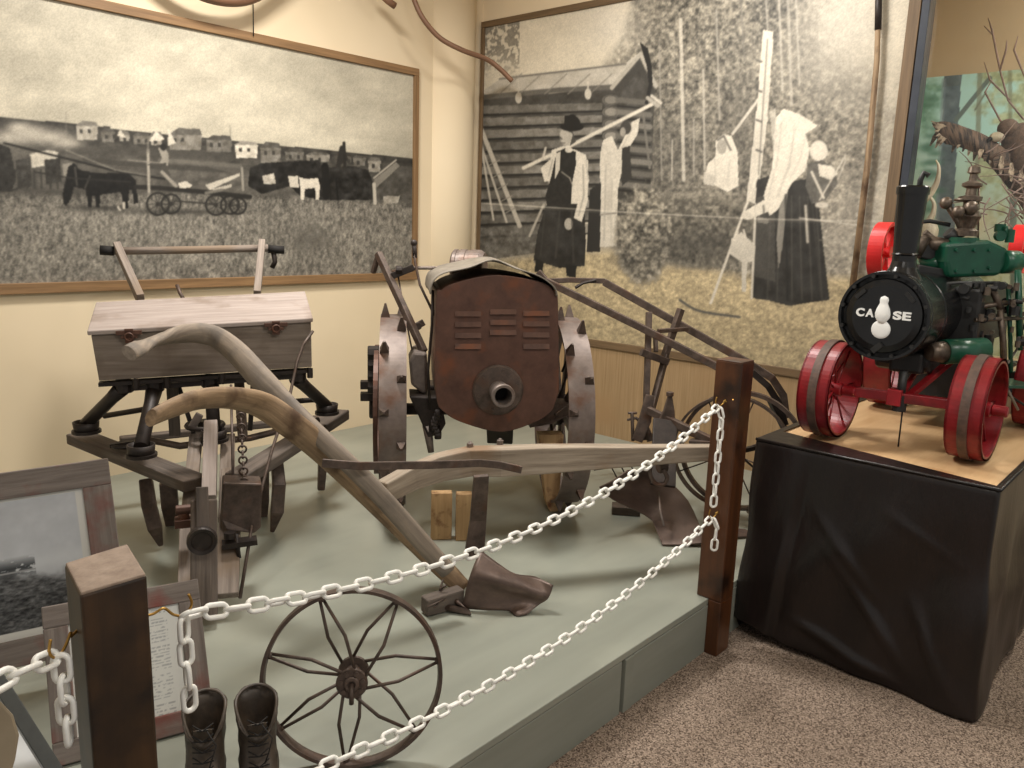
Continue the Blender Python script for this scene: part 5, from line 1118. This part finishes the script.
et([(948,232,3.2),(956,240,3.2)],.024,'blackdull','pipe',8)
# gauges and cocks at right
mb=MB(); mb.disc(E_(1000,236,3.15),(.75,.66,0),.02,.02,16); mb.disc(E_(1010,236,3.15),UP,.016,.05,12); mb.disc(E_(1000,228,3.18),UP,.02,.03,10); mb.tube([E_(1006,236,3.15),E_(1006,226,3.15)],.008,8); part('green_valve',mb,'green',en)
# feed heater: green horizontal drum with tan end
et([(943,352,2.93),(984,350,2.96)],.046,'green','feed_heater',18); et([(929,352,2.92),(944,352,2.93)],[.030,.042],'brasst','heater_nose',16,'tan rounded end'); et([(978,352,2.95),(976,372,2.96),(966,390,2.98)],[.040,.028,.02],'green','heater_elbow',14)
et([(1000,310,3.08),(1003,340,3.08),(1004,372,3.08)],.012,'brasst','pipe',8); et([(988,345,3.0),(990,372,3.0),(982,392,3.0)],.006,'brasst','pipe',8); et([(962,360,3.0),(960,395,3.0)],.012,'brasst','pipe',8)
et([(1008,285,3.1),(1010,330,3.1),(1011,372,3.1)],.008,'green','pipe',8); et([(1018,270,3.1),(1020,350,3.1)],.012,'green','pipe',8); et([(992,288,3.1),(1002,312,3.1)],.014,'brasst','pipe',8)
et([(960,310,3.1),(1024,300,3.1)],.010,'brasst','rod',8); et([(975,320,3.05),(1024,318,3.1)],.008,'brasst','rod',8); et([(925,285,3.1),(960,283,3.1),(1000,283,3.1)],.007,'blackdull','rod',8)
mb=MB()
random.seed(11)
for i in range(46):
    a=random.uniform(955,1045); b_=random.uniform(282,345); c=E_(a,b_,random.uniform(3.05,3.15)); mb=MB()
    mb.disc(c,random.choice([XA,YA,UP]),random.uniform(.008,.02),random.uniform(.012,.04),10); part('fitting',mb,'blackdull',en)
mb=MB()
for i in range(16):
    a=random.uniform(980,1040); b_=random.uniform(285,350); c=E_(a,b_,random.uniform(3.02,3.08)); mb=MB(); mb.disc(c,random.choice([XA,UP]),random.uniform(.006,.013),random.uniform(.012,.03),10); part('fitting',mb,'brasst',en)
# running board, firebox and tender
mb=MB(); mb.prism([E_(963,387,3.0),E_(1060,390,3.15),E_(1060,383,3.3),E_(985,380,3.2)],UP*.012); part('running_board',mb,'green',en,bev=.002)
mb=MB(); mb.bar(Vector((3.55,.87,1.06)),Vector((3.95,.86,1.06)),.24,.36,up=UP); mb.bar(Vector((3.45,.86,1.26)),Vector((4.0,.86,1.26)),.30,.22,up=UP); mb.bar(Vector((3.2,.88,1.09)),Vector((3.6,.88,1.09)),.12,.08,up=UP); mb.disc(Vector((3.26,.9,1.1)),YA,.05,.2,14); part('firebox',mb,'blackdull',en,bev=.012)
et([(985,395,3.05),(1010,360,3.1),(1024,338,3.1)],.005,'sheet','stay',6); et([(985,395,3.05),(1004,392,3.1),(1024,405,3.1)],.005,'blackdull','stay',6); et([(1004,382,3.08),(1018,410,3.1)],.005,'sheet','stay',6)
# flywheels and rear wheels
def fly(c,R,w,m,name):
    mb=MB(); mb.ring(c,YA,R,R-.014,w,56); f=part(name,mb,m,en)
    mb=MB()
    for k in range(6):
        an=k*math.pi/3; e=XA*math.cos(an)+UP*math.sin(an); mb.bar(Vector(c)+e*.015,Vector(c)+e*(R-.01),.014,.022,up=YA)
    mb.disc(c,YA,.025,w,14); part('spokes',mb,m,f); return f
fc1=P(884,252,y=1.14); fly((fc1.x,1.14,fc1.z),.125,.06,'redbright','flywheel')
fc2=P(1020,249,x=3.95); fly((fc2.x,fc2.y,fc2.z),.10,.05,'redbright','flywheel')
ewheel((3.9,1.13,ZT+.225),.22,.12,14,'rear_wheel',tread=False); ewheel((3.95,.565,ZT+.205),.20,.10,14,'rear_wheel',tread=False)
mb=MB(); mb.bar((3.86,1.13,ZT+.22),(3.86,.60,ZT+.22),.03,.03); mb.bar((3.9,.87,1.02),(4.12,.87,1.02),.40,.02,up=UP); part('rear_axle',mb,'blackdull',en,bev=.002)
